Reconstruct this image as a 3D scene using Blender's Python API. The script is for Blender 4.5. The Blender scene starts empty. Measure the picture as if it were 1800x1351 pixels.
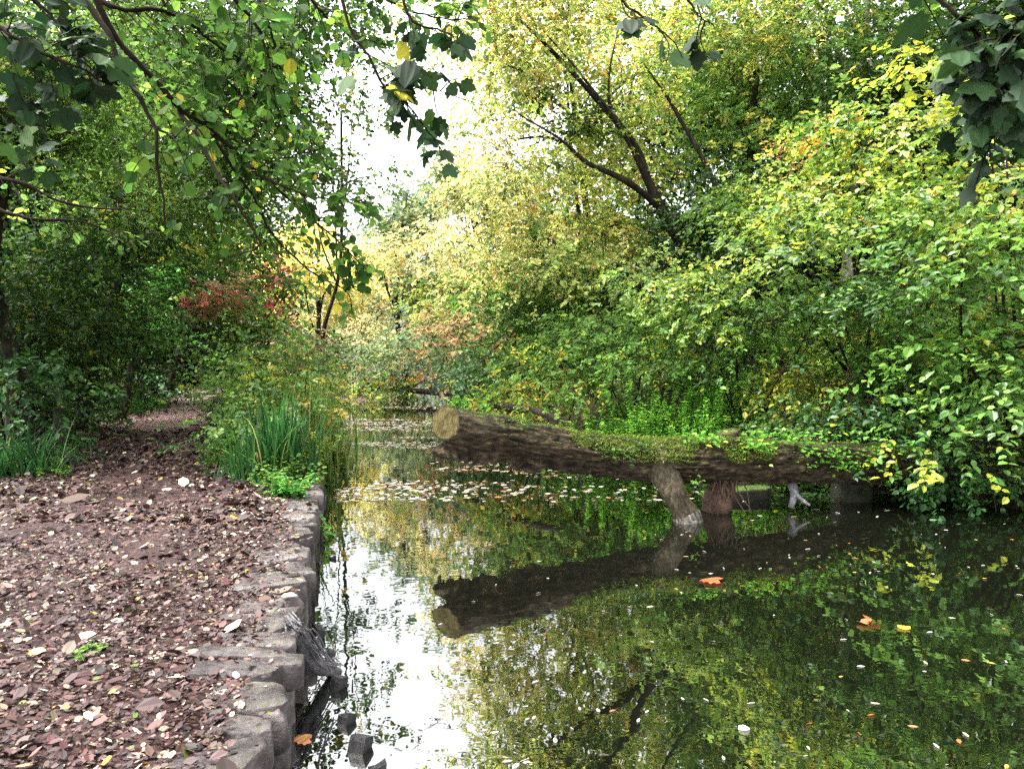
import bpy, math
import numpy as np
from mathutils import Vector

C = bpy.context.scene.collection
F = 1351.0
CAMZ = 1.6
PITCH = math.atan(55 / F)
WZ = -0.35                     # water level; the path is z = 0
R0 = np.random.default_rng(11)


# ------------------------------------------------------------------ helpers
def at(px, py, Y):
    """point of the place seen at photo pixel (px, py) at depth Y"""
    a = (px - 900) / F
    b = -(py - 675.5) / F
    d = np.array([a, math.cos(PITCH) + b * math.sin(PITCH), -math.sin(PITCH) + b * math.cos(PITCH)])
    return np.array([0, 0, CAMZ]) + d * (Y / d[1])


def on_z(px, py, z):
    a = (px - 900) / F
    b = -(py - 675.5) / F
    d = np.array([a, math.cos(PITCH) + b * math.sin(PITCH), -math.sin(PITCH) + b * math.cos(PITCH)])
    return np.array([0, 0, CAMZ]) + d * ((z - CAMZ) / d[2])


def nz(v):
    return v / np.maximum(np.linalg.norm(v, axis=-1, keepdims=True), 1e-9)


_nk = np.random.default_rng(5).normal(size=(10, 3))
_np = np.random.default_rng(6).uniform(0, 6.28, 10)


def noise(p, freq=1.0):
    """smooth pseudo-noise, about -1..1"""
    p = np.asarray(p, float)
    return np.sin((p * freq) @ _nk.T + _np).sum(-1) / 3.2


def tag(o, label=None, cat=None, group=None, kind=None):
    if label: o['label'] = label
    if cat: o['category'] = cat
    if group: o['group'] = group
    if kind: o['kind'] = kind
    return o


def empty(name, loc, label=None, cat=None, group=None):
    o = bpy.data.objects.new(name, None)
    C.objects.link(o)
    o.location = tuple(loc)
    o.empty_display_size = 0.2
    return tag(o, label, cat, group)


def link(name, V, faces, mats, parent=None, fmat=None, tint=None, smooth=False):
    """V (n,3) world; faces: list of int arrays (m,k). parent is an Empty at a location."""
    V = np.asarray(V, np.float32)
    if parent is not None:
        base = np.zeros(3)
        q = parent
        while q is not None:
            base = base + np.array(q.location)
            q = q.parent
        V = V - base.astype(np.float32)
    me = bpy.data.meshes.new(name)
    me.vertices.add(len(V))
    me.vertices.foreach_set('co', V.ravel())
    li = np.concatenate([f.ravel() for f in faces]).astype(np.int32)
    tot = np.concatenate([np.full(len(f), f.shape[1]) for f in faces]).astype(np.int32)
    st = np.concatenate([[0], np.cumsum(tot)[:-1]]).astype(np.int32)
    me.loops.add(len(li))
    me.loops.foreach_set('vertex_index', li)
    me.polygons.add(len(tot))
    me.polygons.foreach_set('loop_start', st)
    me.polygons.foreach_set('loop_total', tot)
    for m in (mats if isinstance(mats, (list, tuple)) else [mats]):
        me.materials.append(m)
    if fmat is not None:
        me.polygons.foreach_set('material_index', np.asarray(fmat, np.int32))
    me.polygons.foreach_set('use_smooth', np.full(len(tot), smooth))
    if tint is not None:
        a = me.attributes.new('tint', 'FLOAT_COLOR', 'FACE')
        t4 = np.ones((len(tot), 4), np.float32)
        t4[:, :3] = tint
        a.data.foreach_set('color', t4.ravel())
    me.update(calc_edges=True)
    me.validate()
    o = bpy.data.objects.new(name, me)
    C.objects.link(o)
    o.parent = parent
    return o


class MB:
    """collects shapes into one mesh"""
    def __init__(s):
        s.V, s.Fq, s.n = [], {}, 0
        s.order = []

    def add(s, V, faces, tint=None):
        V = np.asarray(V, float)
        s.V.append(V)
        for f in faces:
            f = np.asarray(f, int)
            t = np.zeros((len(f), 3)) if tint is None else np.broadcast_to(np.asarray(tint, float), (len(f), 3))
            s.order.append((f + s.n, t))
        s.n += len(V)

    def build(s, name, mats, parent=None, smooth=False, tinted=False):
        return link(name, np.concatenate(s.V), [f for f, _ in s.order], mats, parent,
                    tint=np.concatenate([t for _, t in s.order]) if tinted else None, smooth=smooth)


def tube(pts, rad, seg=8, rough=0.0, freq=6.0, cap=True, ring_fn=None):
    """tapered tube along a polyline -> V, faces"""
    P = np.asarray(pts, float)
    n = len(P)
    rad = np.broadcast_to(np.asarray(rad, float), (n,))
    T = np.zeros_like(P)
    T[1:-1] = P[2:] - P[:-2]
    T[0] = P[1] - P[0]
    T[-1] = P[-1] - P[-2]
    T = nz(T)
    ref = np.array([0, 0, 1.0]) if abs(T[:, 2]).mean() < 0.8 else np.array([0, 1.0, 0])
    A = nz(np.cross(T, ref))
    B = np.cross(A, T)
    th = np.arange(seg) * 2 * math.pi / seg
    ring = A[:, None, :] * np.cos(th)[None, :, None] + B[:, None, :] * np.sin(th)[None, :, None]
    r = rad[:, None] * np.ones((n, seg))
    if rough:
        r = r * (1 + rough * noise(P[:, None, :] + ring * rad[:, None, None], freq) )
    if ring_fn is not None:
        r = ring_fn(r, th)
    V = (P[:, None, :] + ring * r[:, :, None]).reshape(-1, 3)
    i = np.arange(n - 1)[:, None] * seg
    j = np.arange(seg)[None, :]
    k = (j + 1) % seg
    q = np.stack([i + j, i + k, i + seg + k, i + seg + j], -1).reshape(-1, 4)
    fs = [q]
    if cap:
        fs.append(np.arange(seg)[None, ::-1])
        fs.append((np.arange(seg) + (n - 1) * seg)[None, :])
    return V, fs


def smoothline(P, n):
    """Catmull-Rom resample of a polyline with any number of columns"""
    P = np.asarray(P, float)
    Q = np.vstack([2 * P[0] - P[1], P, 2 * P[-1] - P[-2]])
    t = np.linspace(0, len(P) - 1 - 1e-6, n)
    i = t.astype(int)
    u = (t - i)[:, None]
    p0, p1, p2, p3 = Q[i], Q[i + 1], Q[i + 2], Q[i + 3]
    return 0.5 * (2 * p1 + (p2 - p0) * u + (2 * p0 - 5 * p1 + 4 * p2 - p3) * u ** 2 + (3 * p1 - p0 - 3 * p2 + p3) * u ** 3)


# ------------------------------------------------------------------ materials
def new_mat(name):
    m = bpy.data.materials.new(name)
    m.use_nodes = True
    nt = m.node_tree
    nt.nodes.clear()
    out = nt.nodes.new('ShaderNodeOutputMaterial')
    return m, nt, out


def N(nt, typ, **kw):
    n = nt.nodes.new(typ)
    for k, v in kw.items():
        if k in ('ins',):
            for a, b in v.items():
                n.inputs[a].default_value = b
        else:
            setattr(n, k, v)
    return n


def leaf_mat(name, rough=0.45, transl=0.35, spec=0.5, gain=1.0):
    m, nt, out = new_mat(name)
    at_ = N(nt, 'ShaderNodeAttribute', attribute_name='tint')
    p = N(nt, 'ShaderNodeBsdfPrincipled', ins={'Roughness': rough, 'Specular IOR Level': spec})
    t = N(nt, 'ShaderNodeBsdfTranslucent')
    hs = N(nt, 'ShaderNodeHueSaturation', ins={'Hue': 0.485, 'Saturation': 1.0, 'Value': 1.6})
    mx = N(nt, 'ShaderNodeMixShader', ins={0: transl})
    L = nt.links.new
    L(at_.outputs['Color'], p.inputs['Base Color'])
    L(at_.outputs['Color'], hs.inputs['Color'])
    L(hs.outputs[0], t.inputs['Color'])
    L(p.outputs[0], mx.inputs[1])
    L(t.outputs[0], mx.inputs[2])
    L(mx.outputs[0], out.inputs[0])
    return m


def noise_mat(name, cols, scale=8, rough=(0.6, 0.9), bump=0.4, bscale=30, stretch=(1, 1, 1), detail=8, moss=None, spec=0.4):
    m, nt, out = new_mat(name)
    L = nt.links.new
    tc = N(nt, 'ShaderNodeTexCoord')
    mp = N(nt, 'ShaderNodeMapping')
    mp.inputs['Scale'].default_value = stretch
    L(tc.outputs['Object'], mp.inputs[0])
    n1 = N(nt, 'ShaderNodeTexNoise', ins={'Scale': scale, 'Detail': detail, 'Roughness': 0.65})
    L(mp.outputs[0], n1.inputs['Vector'])
    cr = N(nt, 'ShaderNodeValToRGB')
    els = cr.color_ramp.elements
    k = len(cols)
    els[0].position, els[1].position = 0.3, 0.7
    els[0].color = (*cols[0], 1)
    els[1].color = (*cols[-1], 1)
    for i in range(1, k - 1):
        e = els.new(0.3 + 0.4 * i / (k - 1))
        e.color = (*cols[i], 1)
    L(n1.outputs[0], cr.inputs[0])
    p = N(nt, 'ShaderNodeBsdfPrincipled', ins={'Specular IOR Level': spec})
    col = cr.outputs[0]
    n2 = N(nt, 'ShaderNodeTexNoise', ins={'Scale': bscale, 'Detail': 6, 'Roughness': 0.7})
    L(mp.outputs[0], n2.inputs['Vector'])
    if moss is not None:
        g = N(nt, 'ShaderNodeNewGeometry')
        sx = N(nt, 'ShaderNodeSeparateXYZ')
        L(g.outputs['Normal'], sx.inputs[0])
        n3 = N(nt, 'ShaderNodeTexNoise', ins={'Scale': moss[2], 'Detail': 6, 'Roughness': 0.7})
        L(tc.outputs['Object'], n3.inputs['Vector'])
        ad = N(nt, 'ShaderNodeMath', operation='MULTIPLY_ADD', ins={1: 2.2, 2: -1.1})
        L(n3.outputs[0], ad.inputs[0])
        a2 = N(nt, 'ShaderNodeMath', operation='ADD')
        L(ad.outputs[0], a2.inputs[0])
        L(sx.outputs[2], a2.inputs[1])
        mr = N(nt, 'ShaderNodeMapRange', ins={1: moss[1], 2: moss[1] + 0.35})
        L(a2.outputs[0], mr.inputs[0])
        mc = N(nt, 'ShaderNodeMix', data_type='RGBA')
        L(mr.outputs[0], mc.inputs[0])
        L(col, mc.inputs[6])
        n4 = N(nt, 'ShaderNodeTexNoise', ins={'Scale': 40, 'Detail': 4})
        L(tc.outputs['Object'], n4.inputs['Vector'])
        mcr = N(nt, 'ShaderNodeValToRGB')
        mcr.color_ramp.elements[0].position, mcr.color_ramp.elements[1].position = 0.35, 0.65
        a = moss[0]
        mcr.color_ramp.elements[0].color = (a[0] * .4, a[1] * .45, a[2] * .5, 1)
        mcr.color_ramp.elements[1].color = (a[0] * 1.3, a[1] * 1.3, a[2], 1)
        L(n4.outputs[0], mcr.inputs[0])
        L(mcr.outputs[0], mc.inputs[7])
        col = mc.outputs[2]
    L(col, p.inputs['Base Color'])
    rr = N(nt, 'ShaderNodeMapRange', ins={1: 0.3, 2: 0.7, 3: rough[0], 4: rough[1]})
    L(n1.outputs[0], rr.inputs[0])
    L(rr.outputs[0], p.inputs['Roughness'])
    if bump:
        b = N(nt, 'ShaderNodeBump', ins={'Strength': bump, 'Distance': 0.03})
        L(n2.outputs[0], b.inputs['Height'])
        L(b.outputs[0], p.inputs['Normal'])
    L(p.outputs[0], out.inputs[0])
    return m


M_LEAF = leaf_mat('leaf', 0.5, 0.42, 0.2)
M_GLOSS = leaf_mat('glossy_leaf', 0.36, 0.25, 0.26)
M_HAZEL = leaf_mat('hazel_leaf', 0.4, 0.36, 0.45)
M_ALDER = leaf_mat('alder_leaf', 0.55, 0.5, 0.06)
M_DRY = leaf_mat('dry_leaf', 0.6, 0.05, 0.25)
M_SHADE = leaf_mat('thick_leaf', 0.6, 0.16, 0.15)
M_WETLEAF = leaf_mat('floating_leaf', 0.3, 0.1, 0.6)
M_BARK = noise_mat('bark', [(.006, .005, .003), (.02, .016, .011), (.05, .042, .03)], 10, (.7, .95), .7, 35, (1, 1, .35), spec=.1)
M_TWIG = noise_mat('twig_bark', [(.008, .006, .004), (.024, .017, .011)], 20, (.7, .95), .3, 60, spec=.06)
M_PALEBARK = noise_mat('pale_bark', [(.08, .07, .05), (.2, .18, .14), (.32, .3, .25)], 8, (.7, .95), .5, 30, (1, 1, .4))
M_LOGBARK = noise_mat('log_bark', [(.003, .002, .0015), (.014, .010, .006), (.042, .031, .018), (.12, .09, .055)], 13, (.6, .9), 1.0, 30, (.5, 1.2, 1.2), moss=((.055, .085, .017), .7, 5.0), spec=.1)
M_PROP = noise_mat('weathered_bark', [(.006, .005, .003), (.03, .024, .014), (.085, .07, .04)], 22, (.6, .9), 1.0, 40, (1.2, 1.2, .45), moss=((.15, .19, .04), .75, 6.0), spec=.15)
M_STONE = noise_mat('edge_stone', [(.016, .013, .013), (.04, .033, .032), (.10, .083, .083), (.19, .165, .16)], 4.5, (.3, .7), .7, 22, moss=((.05, .06, .02), 1.0, 5.0), spec=.25)
_nt = M_STONE.node_tree                      # each stone its own tone
_pb = [q for q in _nt.nodes if q.type == 'BSDF_PRINCIPLED'][0]
_src = _pb.inputs['Base Color'].links[0].from_socket
_oi = N(_nt, 'ShaderNodeObjectInfo')
_om = N(_nt, 'ShaderNodeMapRange', ins={3: .5, 4: 1.35})
_nt.links.new(_oi.outputs['Random'], _om.inputs[0])
_ox = N(_nt, 'ShaderNodeMix', data_type='RGBA', blend_type='MULTIPLY', ins={0: 1.0})
_nt.links.new(_src, _ox.inputs[6]); _nt.links.new(_om.outputs[0], _ox.inputs[7]); _nt.links.new(_ox.outputs[2], _pb.inputs['Base Color'])
M_MOSSSTONE = noise_mat('mossy_stone', [(.012, .012, .009), (.035, .035, .025)], 6, (.6, .9), .6, 28, moss=((.05, .075, .02), .6, 6.0), spec=.1)
M_PILE = noise_mat('wet_black_timber', [(.006, .006, .007), (.014, .013, .014), (.03, .028, .03)], 12, (.25, .6), .7, 40, (1, 1, .3))
M_GREYWOOD = noise_mat('grey_splintered_wood', [(.03, .028, .03), (.1, .095, .1), (.24, .23, .24)], 22, (.5, .8), .8, 60, (1, 1, 1))
M_POST = noise_mat('old_post_wood', [(.012, .01, .008), (.03, .025, .02), (.05, .042, .033)], 12, (.7, .95), .6, 40, (1, 1, .25))
M_FOOT = noise_mat('bleached_bark', [(.02, .018, .014), (.07, .065, .055), (.2, .19, .18)], 16, (.6, .9), .8, 40, (1, 1, .5), spec=.15)
M_TORN = noise_mat('torn_wood', [(.02, .013, .007), (.075, .045, .02)], 14, (.7, .9), .7, 50, (1, 1, .4), spec=.15)
M_ROOT = noise_mat('root_soil', [(.02, .012, .008), (.07, .04, .026), (.13, .08, .05)], 12, (.7, .95), .8, 40)

# cut end of the log: growth rings
mcut, nt, out = new_mat('cut_wood')
_tc = N(nt, 'ShaderNodeTexCoord')
_n = N(nt, 'ShaderNodeTexNoise', ins={'Scale': 9.0, 'Detail': 6, 'Roughness': .65})
_w = N(nt, 'ShaderNodeTexWave', wave_type='RINGS', rings_direction='SPHERICAL', ins={'Scale': 14, 'Distortion': 7.0, 'Detail': 4})
_cr = N(nt, 'ShaderNodeValToRGB')
_cr.color_ramp.elements[0].position = .3
_cr.color_ramp.elements[1].position = .72
_cr.color_ramp.elements[0].color = (.03, .022, .008, 1)
_cr.color_ramp.elements[1].color = (.115, .098, .04, 1)
_mx = N(nt, 'ShaderNodeMix', data_type='RGBA', blend_type='MULTIPLY', ins={0: .35})
_p = N(nt, 'ShaderNodeBsdfPrincipled', ins={'Roughness': .9, 'Specular IOR Level': .05})
nt.links.new(_tc.outputs['Object'], _n.inputs['Vector'])
nt.links.new(_tc.outputs['Object'], _w.inputs['Vector'])
nt.links.new(_n.outputs[0], _cr.inputs[0])
nt.links.new(_cr.outputs[0], _mx.inputs[6])
nt.links.new(_w.outputs[0], _mx.inputs[7])
nt.links.new(_mx.outputs[2], _p.inputs['Base Color'])
_v = N(nt, 'ShaderNodeTexVoronoi', feature='DISTANCE_TO_EDGE', ins={'Scale': 7.0})
nt.links.new(_tc.outputs['Object'], _v.inputs['Vector'])
_vm = N(nt, 'ShaderNodeMapRange', ins={1: 0.0, 2: .05, 3: .25, 4: 1.0})
nt.links.new(_v.outputs[0], _vm.inputs[0])
_m2 = N(nt, 'ShaderNodeMix', data_type='RGBA', blend_type='MULTIPLY', ins={0: .8})
nt.links.new(_mx.outputs[2], _m2.inputs[6]); nt.links.new(_vm.outputs[0], _m2.inputs[7])
nt.links.new(_m2.outputs[2], _p.inputs['Base Color'])
_b = N(nt, 'ShaderNodeBump', ins={'Strength': .4, 'Distance': .01})
nt.links.new(_n.outputs[0], _b.inputs['Height'])
nt.links.new(_b.outputs[0], _p.inputs['Normal'])
nt.links.new(_p.outputs[0], out.inputs[0])
M_CUT = mcut

M_GROUND = noise_mat('woodland_soil', [(.006, .005, .003), (.016, .012, .007), (.03, .022, .011)], 3, (.85, .98), .8, 12, spec=.05)

# path: trodden earth, wet in patches
M_PATH, nt, out = new_mat('path_earth')
L = nt.links.new
_tc = N(nt, 'ShaderNodeTexCoord')
_n1 = N(nt, 'ShaderNodeTexNoise', ins={'Scale': .9, 'Detail': 5, 'Roughness': .6})
_n2 = N(nt, 'ShaderNodeTexNoise', ins={'Scale': 26, 'Detail': 9, 'Roughness': .75})
_n3 = N(nt, 'ShaderNodeTexVoronoi', ins={'Scale': 34})
for q in (_n1, _n2, _n3): L(_tc.outputs['Object'], q.inputs['Vector'])
_cr = N(nt, 'ShaderNodeValToRGB')
_cr.color_ramp.elements[0].position, _cr.color_ramp.elements[1].position = .33, .7
_cr.color_ramp.elements[0].color = (.012, .0065, .0055, 1)
_cr.color_ramp.elements[1].color = (.08, .036, .031, 1)
L(_n2.outputs[0], _cr.inputs[0])
_mx = N(nt, 'ShaderNodeMix', data_type='RGBA', blend_type='MULTIPLY', ins={0: 1.0})
_mr = N(nt, 'ShaderNodeValToRGB')
_mr.color_ramp.elements[0].position, _mr.color_ramp.elements[1].position = .38, .62
_mr.color_ramp.elements[0].color = (.5, .47, .5, 1)
_mr.color_ramp.elements[1].color = (1, 1, 1, 1)
L(_n1.outputs[0], _mr.inputs[0])
L(_cr.outputs[0], _mx.inputs[6]); L(_mr.outputs[0], _mx.inputs[7])
_p = N(nt, 'ShaderNodeBsdfPrincipled', ins={'Specular IOR Level': .25})
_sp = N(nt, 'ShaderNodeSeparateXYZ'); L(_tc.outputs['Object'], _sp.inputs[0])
_dy = N(nt, 'ShaderNodeMapRange', ins={1: 11.0, 2: 17.0, 3: 0.0, 4: 1.0}); L(_sp.outputs[1], _dy.inputs[0])  # far stretch: bare dry earth, paled further to paint in the light there
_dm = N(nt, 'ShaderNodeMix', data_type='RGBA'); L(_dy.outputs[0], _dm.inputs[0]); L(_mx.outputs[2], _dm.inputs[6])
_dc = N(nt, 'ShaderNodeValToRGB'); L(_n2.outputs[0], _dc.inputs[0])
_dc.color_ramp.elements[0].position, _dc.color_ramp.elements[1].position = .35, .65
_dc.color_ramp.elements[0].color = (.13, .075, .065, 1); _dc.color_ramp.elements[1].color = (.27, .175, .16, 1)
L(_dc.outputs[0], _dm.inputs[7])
L(_dm.outputs[2], _p.inputs['Base Color'])
_rr = N(nt, 'ShaderNodeMapRange', ins={1: .4, 2: .6, 3: .32, 4: .85})
L(_n1.outputs[0], _rr.inputs[0]); L(_rr.outputs[0], _p.inputs['Roughness'])
_b = N(nt, 'ShaderNodeBump', ins={'Strength': .9, 'Distance': .03})
L(_n2.outputs[0], _b.inputs['Height']); L(_b.outputs[0], _p.inputs['Normal'])
L(_p.outputs[0], out.inputs[0])

# water
M_WATER, nt, out = new_mat('canal_water')
L = nt.links.new
_tc = N(nt, 'ShaderNodeTexCoord')
_n1 = N(nt, 'ShaderNodeTexNoise', ins={'Scale': 5.0, 'Detail': 2, 'Roughness': .5})
L(_tc.outputs['Object'], _n1.inputs['Vector'])
_b = N(nt, 'ShaderNodeBump', ins={'Strength': .022, 'Distance': .05})
L(_n1.outputs[0], _b.inputs['Height'])
_p = N(nt, 'ShaderNodeBsdfPrincipled', ins={'Base Color': (.0025, .003, .0018, 1), 'Roughness': .008, 'IOR': 3.8, 'Specular IOR Level': .5})
L(_b.outputs[0], _p.inputs['Normal'])
L(_p.outputs[0], out.inputs[0])

# ------------------------------------------------------------------ leaf shapes (x along, y across, z normal)
T_OVATE = (np.array([[0, 0, 0], [.28, .30, .07], [.68, .27, .08], [1, 0, -.06], [.68, -.27, .08], [.28, -.30, .07]]),
           np.array([[0, 3, 2, 1], [0, 5, 4, 3]]))
T_ROUND = (np.array([[0, 0, 0], [.2, .38, .05], [.68, .42, .07], [1, .0, -.05], [.68, -.42, .07], [.2, -.38, .05]]),
           np.array([[0, 3, 2, 1], [0, 5, 4, 3]]))
T_NARROW = (np.array([[0, 0, 0], [.35, .14, .03], [1, 0, -.1], [.35, -.14, .03]]), np.array([[0, 1, 2, 3]]))
T_RHOMB = (np.array([[0, 0, 0], [.45, .33, .09], [1, 0, -.04], [.45, -.33, .09]]), np.array([[0, 1, 2, 3]]))
_half = [[.0, .0], [-.08, .2], [.1, .3], [.12, .52], [.3, .48], [.42, .6], [.56, .58], [.6, .42], [.62, .26], [.74, .3], [.86, .17], [1.0, 0]]
_mv = [[x, y, .1 * y - .3 * (x * x * .6 + y * y * 1.6)] for x, y in _half] + [[x, -y, .1 * y - .3 * (x * x * .6 + y * y * 1.6)] for x, y in _half[-2:0:-1]]
T_MAPLE = (np.array(_mv), np.array([list(range(12)), [0] + list(range(11, 22))]))
T_CURL = (np.array([[0, 0, .02], [.3, .25, .14], [.7, .22, .2], [1, 0, .12], [.7, -.24, .02], [.3, -.28, -.02]]),
          np.array([[0, 3, 2, 1], [0, 5, 4, 3]]))


def leaf_geo(pos, axis, nrm, size, tint, tmpl):
    tv, tf = tmpl
    n = len(pos)
    X = nz(axis)
    Y = nz(np.cross(nrm, X))
    Z = np.cross(X, Y)
    s = np.broadcast_to(np.asarray(size, float), (n,))[:, None, None]
    V = pos[:, None, :] + s * (tv[None, :, 0:1] * X[:, None] + tv[None, :, 1:2] * Y[:, None] + tv[None, :, 2:3] * Z[:, None])
    k = len(tv)
    Fc = (tf[None] + (np.arange(n) * k)[:, None, None]).reshape(-1, tf.shape[1])
    t = np.repeat(tint, len(tf), axis=0)
    return V.reshape(-1, 3), Fc, t


PAL = {
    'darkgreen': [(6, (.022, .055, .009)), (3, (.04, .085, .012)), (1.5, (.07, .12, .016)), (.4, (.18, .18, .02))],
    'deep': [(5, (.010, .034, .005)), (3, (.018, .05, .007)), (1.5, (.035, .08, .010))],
    'ivy': [(5, (.016, .058, .012)), (3, (.028, .085, .015)), (1, (.06, .13, .02))],
    'emerald': [(5, (.045, .17, .025)), (3, (.07, .23, .035)), (1.0, (.12, .25, .03)), (.2, (.4, .36, .02))],
    'mid': [(5, (.045, .105, .018)), (3, (.07, .15, .022)), (2, (.11, .20, .03)), (.6, (.25, .26, .03))],
    'bright': [(4, (.08, .18, .03)), (3, (.12, .235, .04)), (2, (.045, .11, .018)), (.7, (.28, .32, .03))],
    'hazel': [(4, (.12, .21, .03)), (3, (.20, .29, .045)), (3, (.045, .105, .02)), (.9, (.30, .33, .03)), (.15, (.42, .28, .03))],
    'hazelgreen': [(4, (.07, .17, .026)), (3, (.125, .245, .04)), (3, (.03, .08, .014)), (.3, (.27, .31, .03))],
    'gold': [(4, (.46, .45, .15)), (3, (.33, .38, .11)), (3, (.17, .25, .06)), (.7, (.42, .27, .05)), (.8, (.06, .12, .025))],
    'goldgreen': [(3, (.33, .35, .07)), (4, (.19, .27, .05)), (3, (.09, .16, .028)), (1.0, (.44, .37, .08)), (.4, (.40, .22, .06))],
    'palegold': [(4, (.50, .44, .17)), (3, (.38, .38, .15)), (3, (.22, .26, .10)), (.6, (.48, .34, .14))],
    'yellow': [(5, (.66, .59, .16)), (3, (.60, .56, .18)), (1, (.35, .38, .07))],
    'sage': [(4, (.11, .165, .07)), (3, (.17, .22, .09)), (2, (.07, .11, .05)), (.8, (.3, .28, .09))],
    'rust': [(4, (.24, .16, .07)), (3, (.30, .22, .09)), (2, (.17, .12, .04)), (2, (.12, .15, .04))],
    'red': [(4, (.36, .10, .08)), (2, (.34, .17, .10)), (2, (.40, .24, .09)), (1, (.10, .13, .03))],
    'crimson': [(4, (.5, .03, .05)), (2, (.4, .06, .05))],
    'pinkbare': [(3, (.34, .25, .17)), (3, (.25, .2, .13)), (2, (.2, .21, .1))],
    'nettle': [(5, (.07, .21, .02)), (3, (.11, .27, .03)), (1, (.045, .13, .018)), (.3, (.4, .38, .04))],
    'weedyellow': [(4, (.10, .19, .03)), (2, (.25, .26, .04)), (1, (.42, .32, .05)), (3, (.06, .13, .02))],
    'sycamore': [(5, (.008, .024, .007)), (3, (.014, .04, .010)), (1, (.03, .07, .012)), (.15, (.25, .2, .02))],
    'litter': [(6, (.048, .022, .020)), (7, (.025, .013, .012)), (3, (.075, .045, .035)), (1.4, (.17, .125, .09)), (.9, (.28, .235, .18)), (.15, (.24, .15, .03)), (.2, (.07, .10, .02))],
    'afloat': [(5, (.30, .27, .21)), (3, (.38, .36, .31)), (3, (.2, .13, .08)), (1.2, (.34, .14, .06))],
}


def tints(rng, pal, n, jit=.28):
    w = np.array([a for a, _ in PAL[pal]], float)
    c = np.array([b for _, b in PAL[pal]])
    i = rng.choice(len(w), n, p=w / w.sum())
    return c[i] * np.exp(rng.normal(0, jit, (n, 1))) * np.exp(rng.normal(0, .08, (n, 3)))


def blob_world(b):
    px, py, Y, rx, ry, rd = b
    s = Y / F
    return at(px, py, Y), np.array([rx * s, rd, ry * s])


def foliage_geo(rng, blobs, pal, leaf, dens=3.2, clump=.5, tmpl=T_OVATE, gap=-.15, upbias=.8, droop=.25, minpx=7.5, outer=.45):
    """leaf sprays in flattened clumps through each blob's volume"""
    Vs, Fs, Ts, tw, base = [], [], [], MB(), 0
    wts = np.array([a for a, _ in PAL[pal]], float)
    cols = np.array([c for _, c in PAL[pal]])
    for b in blobs:
        pl = b[6] if len(b) > 6 else pal
        if pl != pal:
            w2 = np.array([a for a, _ in PAL[pl]], float); c2 = np.array([c for _, c in PAL[pl]])
        else:
            w2, c2 = wts, cols
        c, r = blob_world(b[:6])
        Y = b[2]
        ll = max(leaf, minpx * Y / F)
        lpx = ll * F / Y
        nl = int(dens * math.pi * b[3] * b[4] / (lpx * lpx * .38))
        per = 9                                    # leaves on a spray
        cr = min(clump, r.min() * .8, )
        nsp = max(6, nl // per)
        ncl = max(4, int(nsp / 7))
        d = nz(rng.normal(size=(ncl * 3, 3)))
        rad = rng.uniform(0, 1, (ncl * 3, 1)) ** outer
        cp = c + d * r * rad
        ok = noise(cp, 1.3 / max(.25, cr * 1.6)) > gap
        cp, d = cp[ok][:ncl], d[ok][:ncl]
        if len(cp) == 0:
            continue
        ci = rng.choice(len(w2), len(cp), p=w2 / w2.sum())
        cb = np.exp(rng.normal(0, .16, len(cp)))
        # sprays
        si = rng.integers(0, len(cp), nsp)
        out = nz(d * np.array([1, 1, .3]) + 1e-6)
        so = rng.normal(size=(nsp, 3)) * np.array([cr, cr, cr * .34])
        so[:, 2] -= .12 * (so[:, 0] ** 2 + so[:, 1] ** 2) / max(cr, .1)
        sp = cp[si] + so
        sd = nz(out[si] * .7 + so / max(cr, .1) * .5 + rng.normal(0, .45, (nsp, 3)) + np.array([0, 0, -droop]))
        # leaves
        t = (np.arange(per) + .3) / per
        sl = ll * 3.6
        pos = sp[:, None, :] + sd[:, None, :] * (t[None, :, None] * sl)
        pos[:, :, 2] -= (t ** 2)[None] * sl * .15
        side = nz(np.cross(sd, np.array([0, 0, 1.0]) + 1e-3))
        sg = np.where(np.arange(per) % 2 == 0, 1.0, -1.0)
        ax = sd[:, None, :] * .6 + side[:, None, :] * sg[None, :, None] * .9 + rng.normal(0, .35, (nsp, per, 3)) + np.array([0, 0, -droop])
        nr = np.array([0, 0, upbias]) + out[si][:, None, :] * .45 + rng.normal(0, .42, (nsp, per, 3))
        pos = pos.reshape(-1, 3) + rng.normal(0, ll * .25, (nsp * per, 3))
        ax, nr = ax.reshape(-1, 3), nr.reshape(-1, 3)
        n = len(pos)
        li = np.repeat(si, per)
        own = rng.uniform(size=n) < .68
        k = np.where(own, ci[li], rng.choice(len(w2), n, p=w2 / w2.sum()))
        tn = c2[k] * (cb[li] * np.exp(rng.normal(0, .22, n)))[:, None]
        size = ll * np.exp(rng.normal(0, .22, n))
        V, Fc, T = leaf_geo(pos, ax, nr, size, np.clip(tn, .004, .75), tmpl)
        Vs.append(V); Fs.append(Fc + base); Ts.append(T); base += len(V)
        # twigs that carry the clumps
        tr = max(.003, .28 * Y / F)
        for q in range(0, len(cp)):
            e = cp[q]
            s = c + (e - c) * .25
            m = (s + e) / 2 + rng.normal(0, .06, 3) * np.linalg.norm(e - s)
            tw.add(*tube([s, m, e, e + out[q] * cr * .7], [tr * 2, tr * 1.5, tr, tr * .5], 4, cap=False))
    return np.concatenate(Vs), np.concatenate(Fs), np.concatenate(Ts), tw


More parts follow.
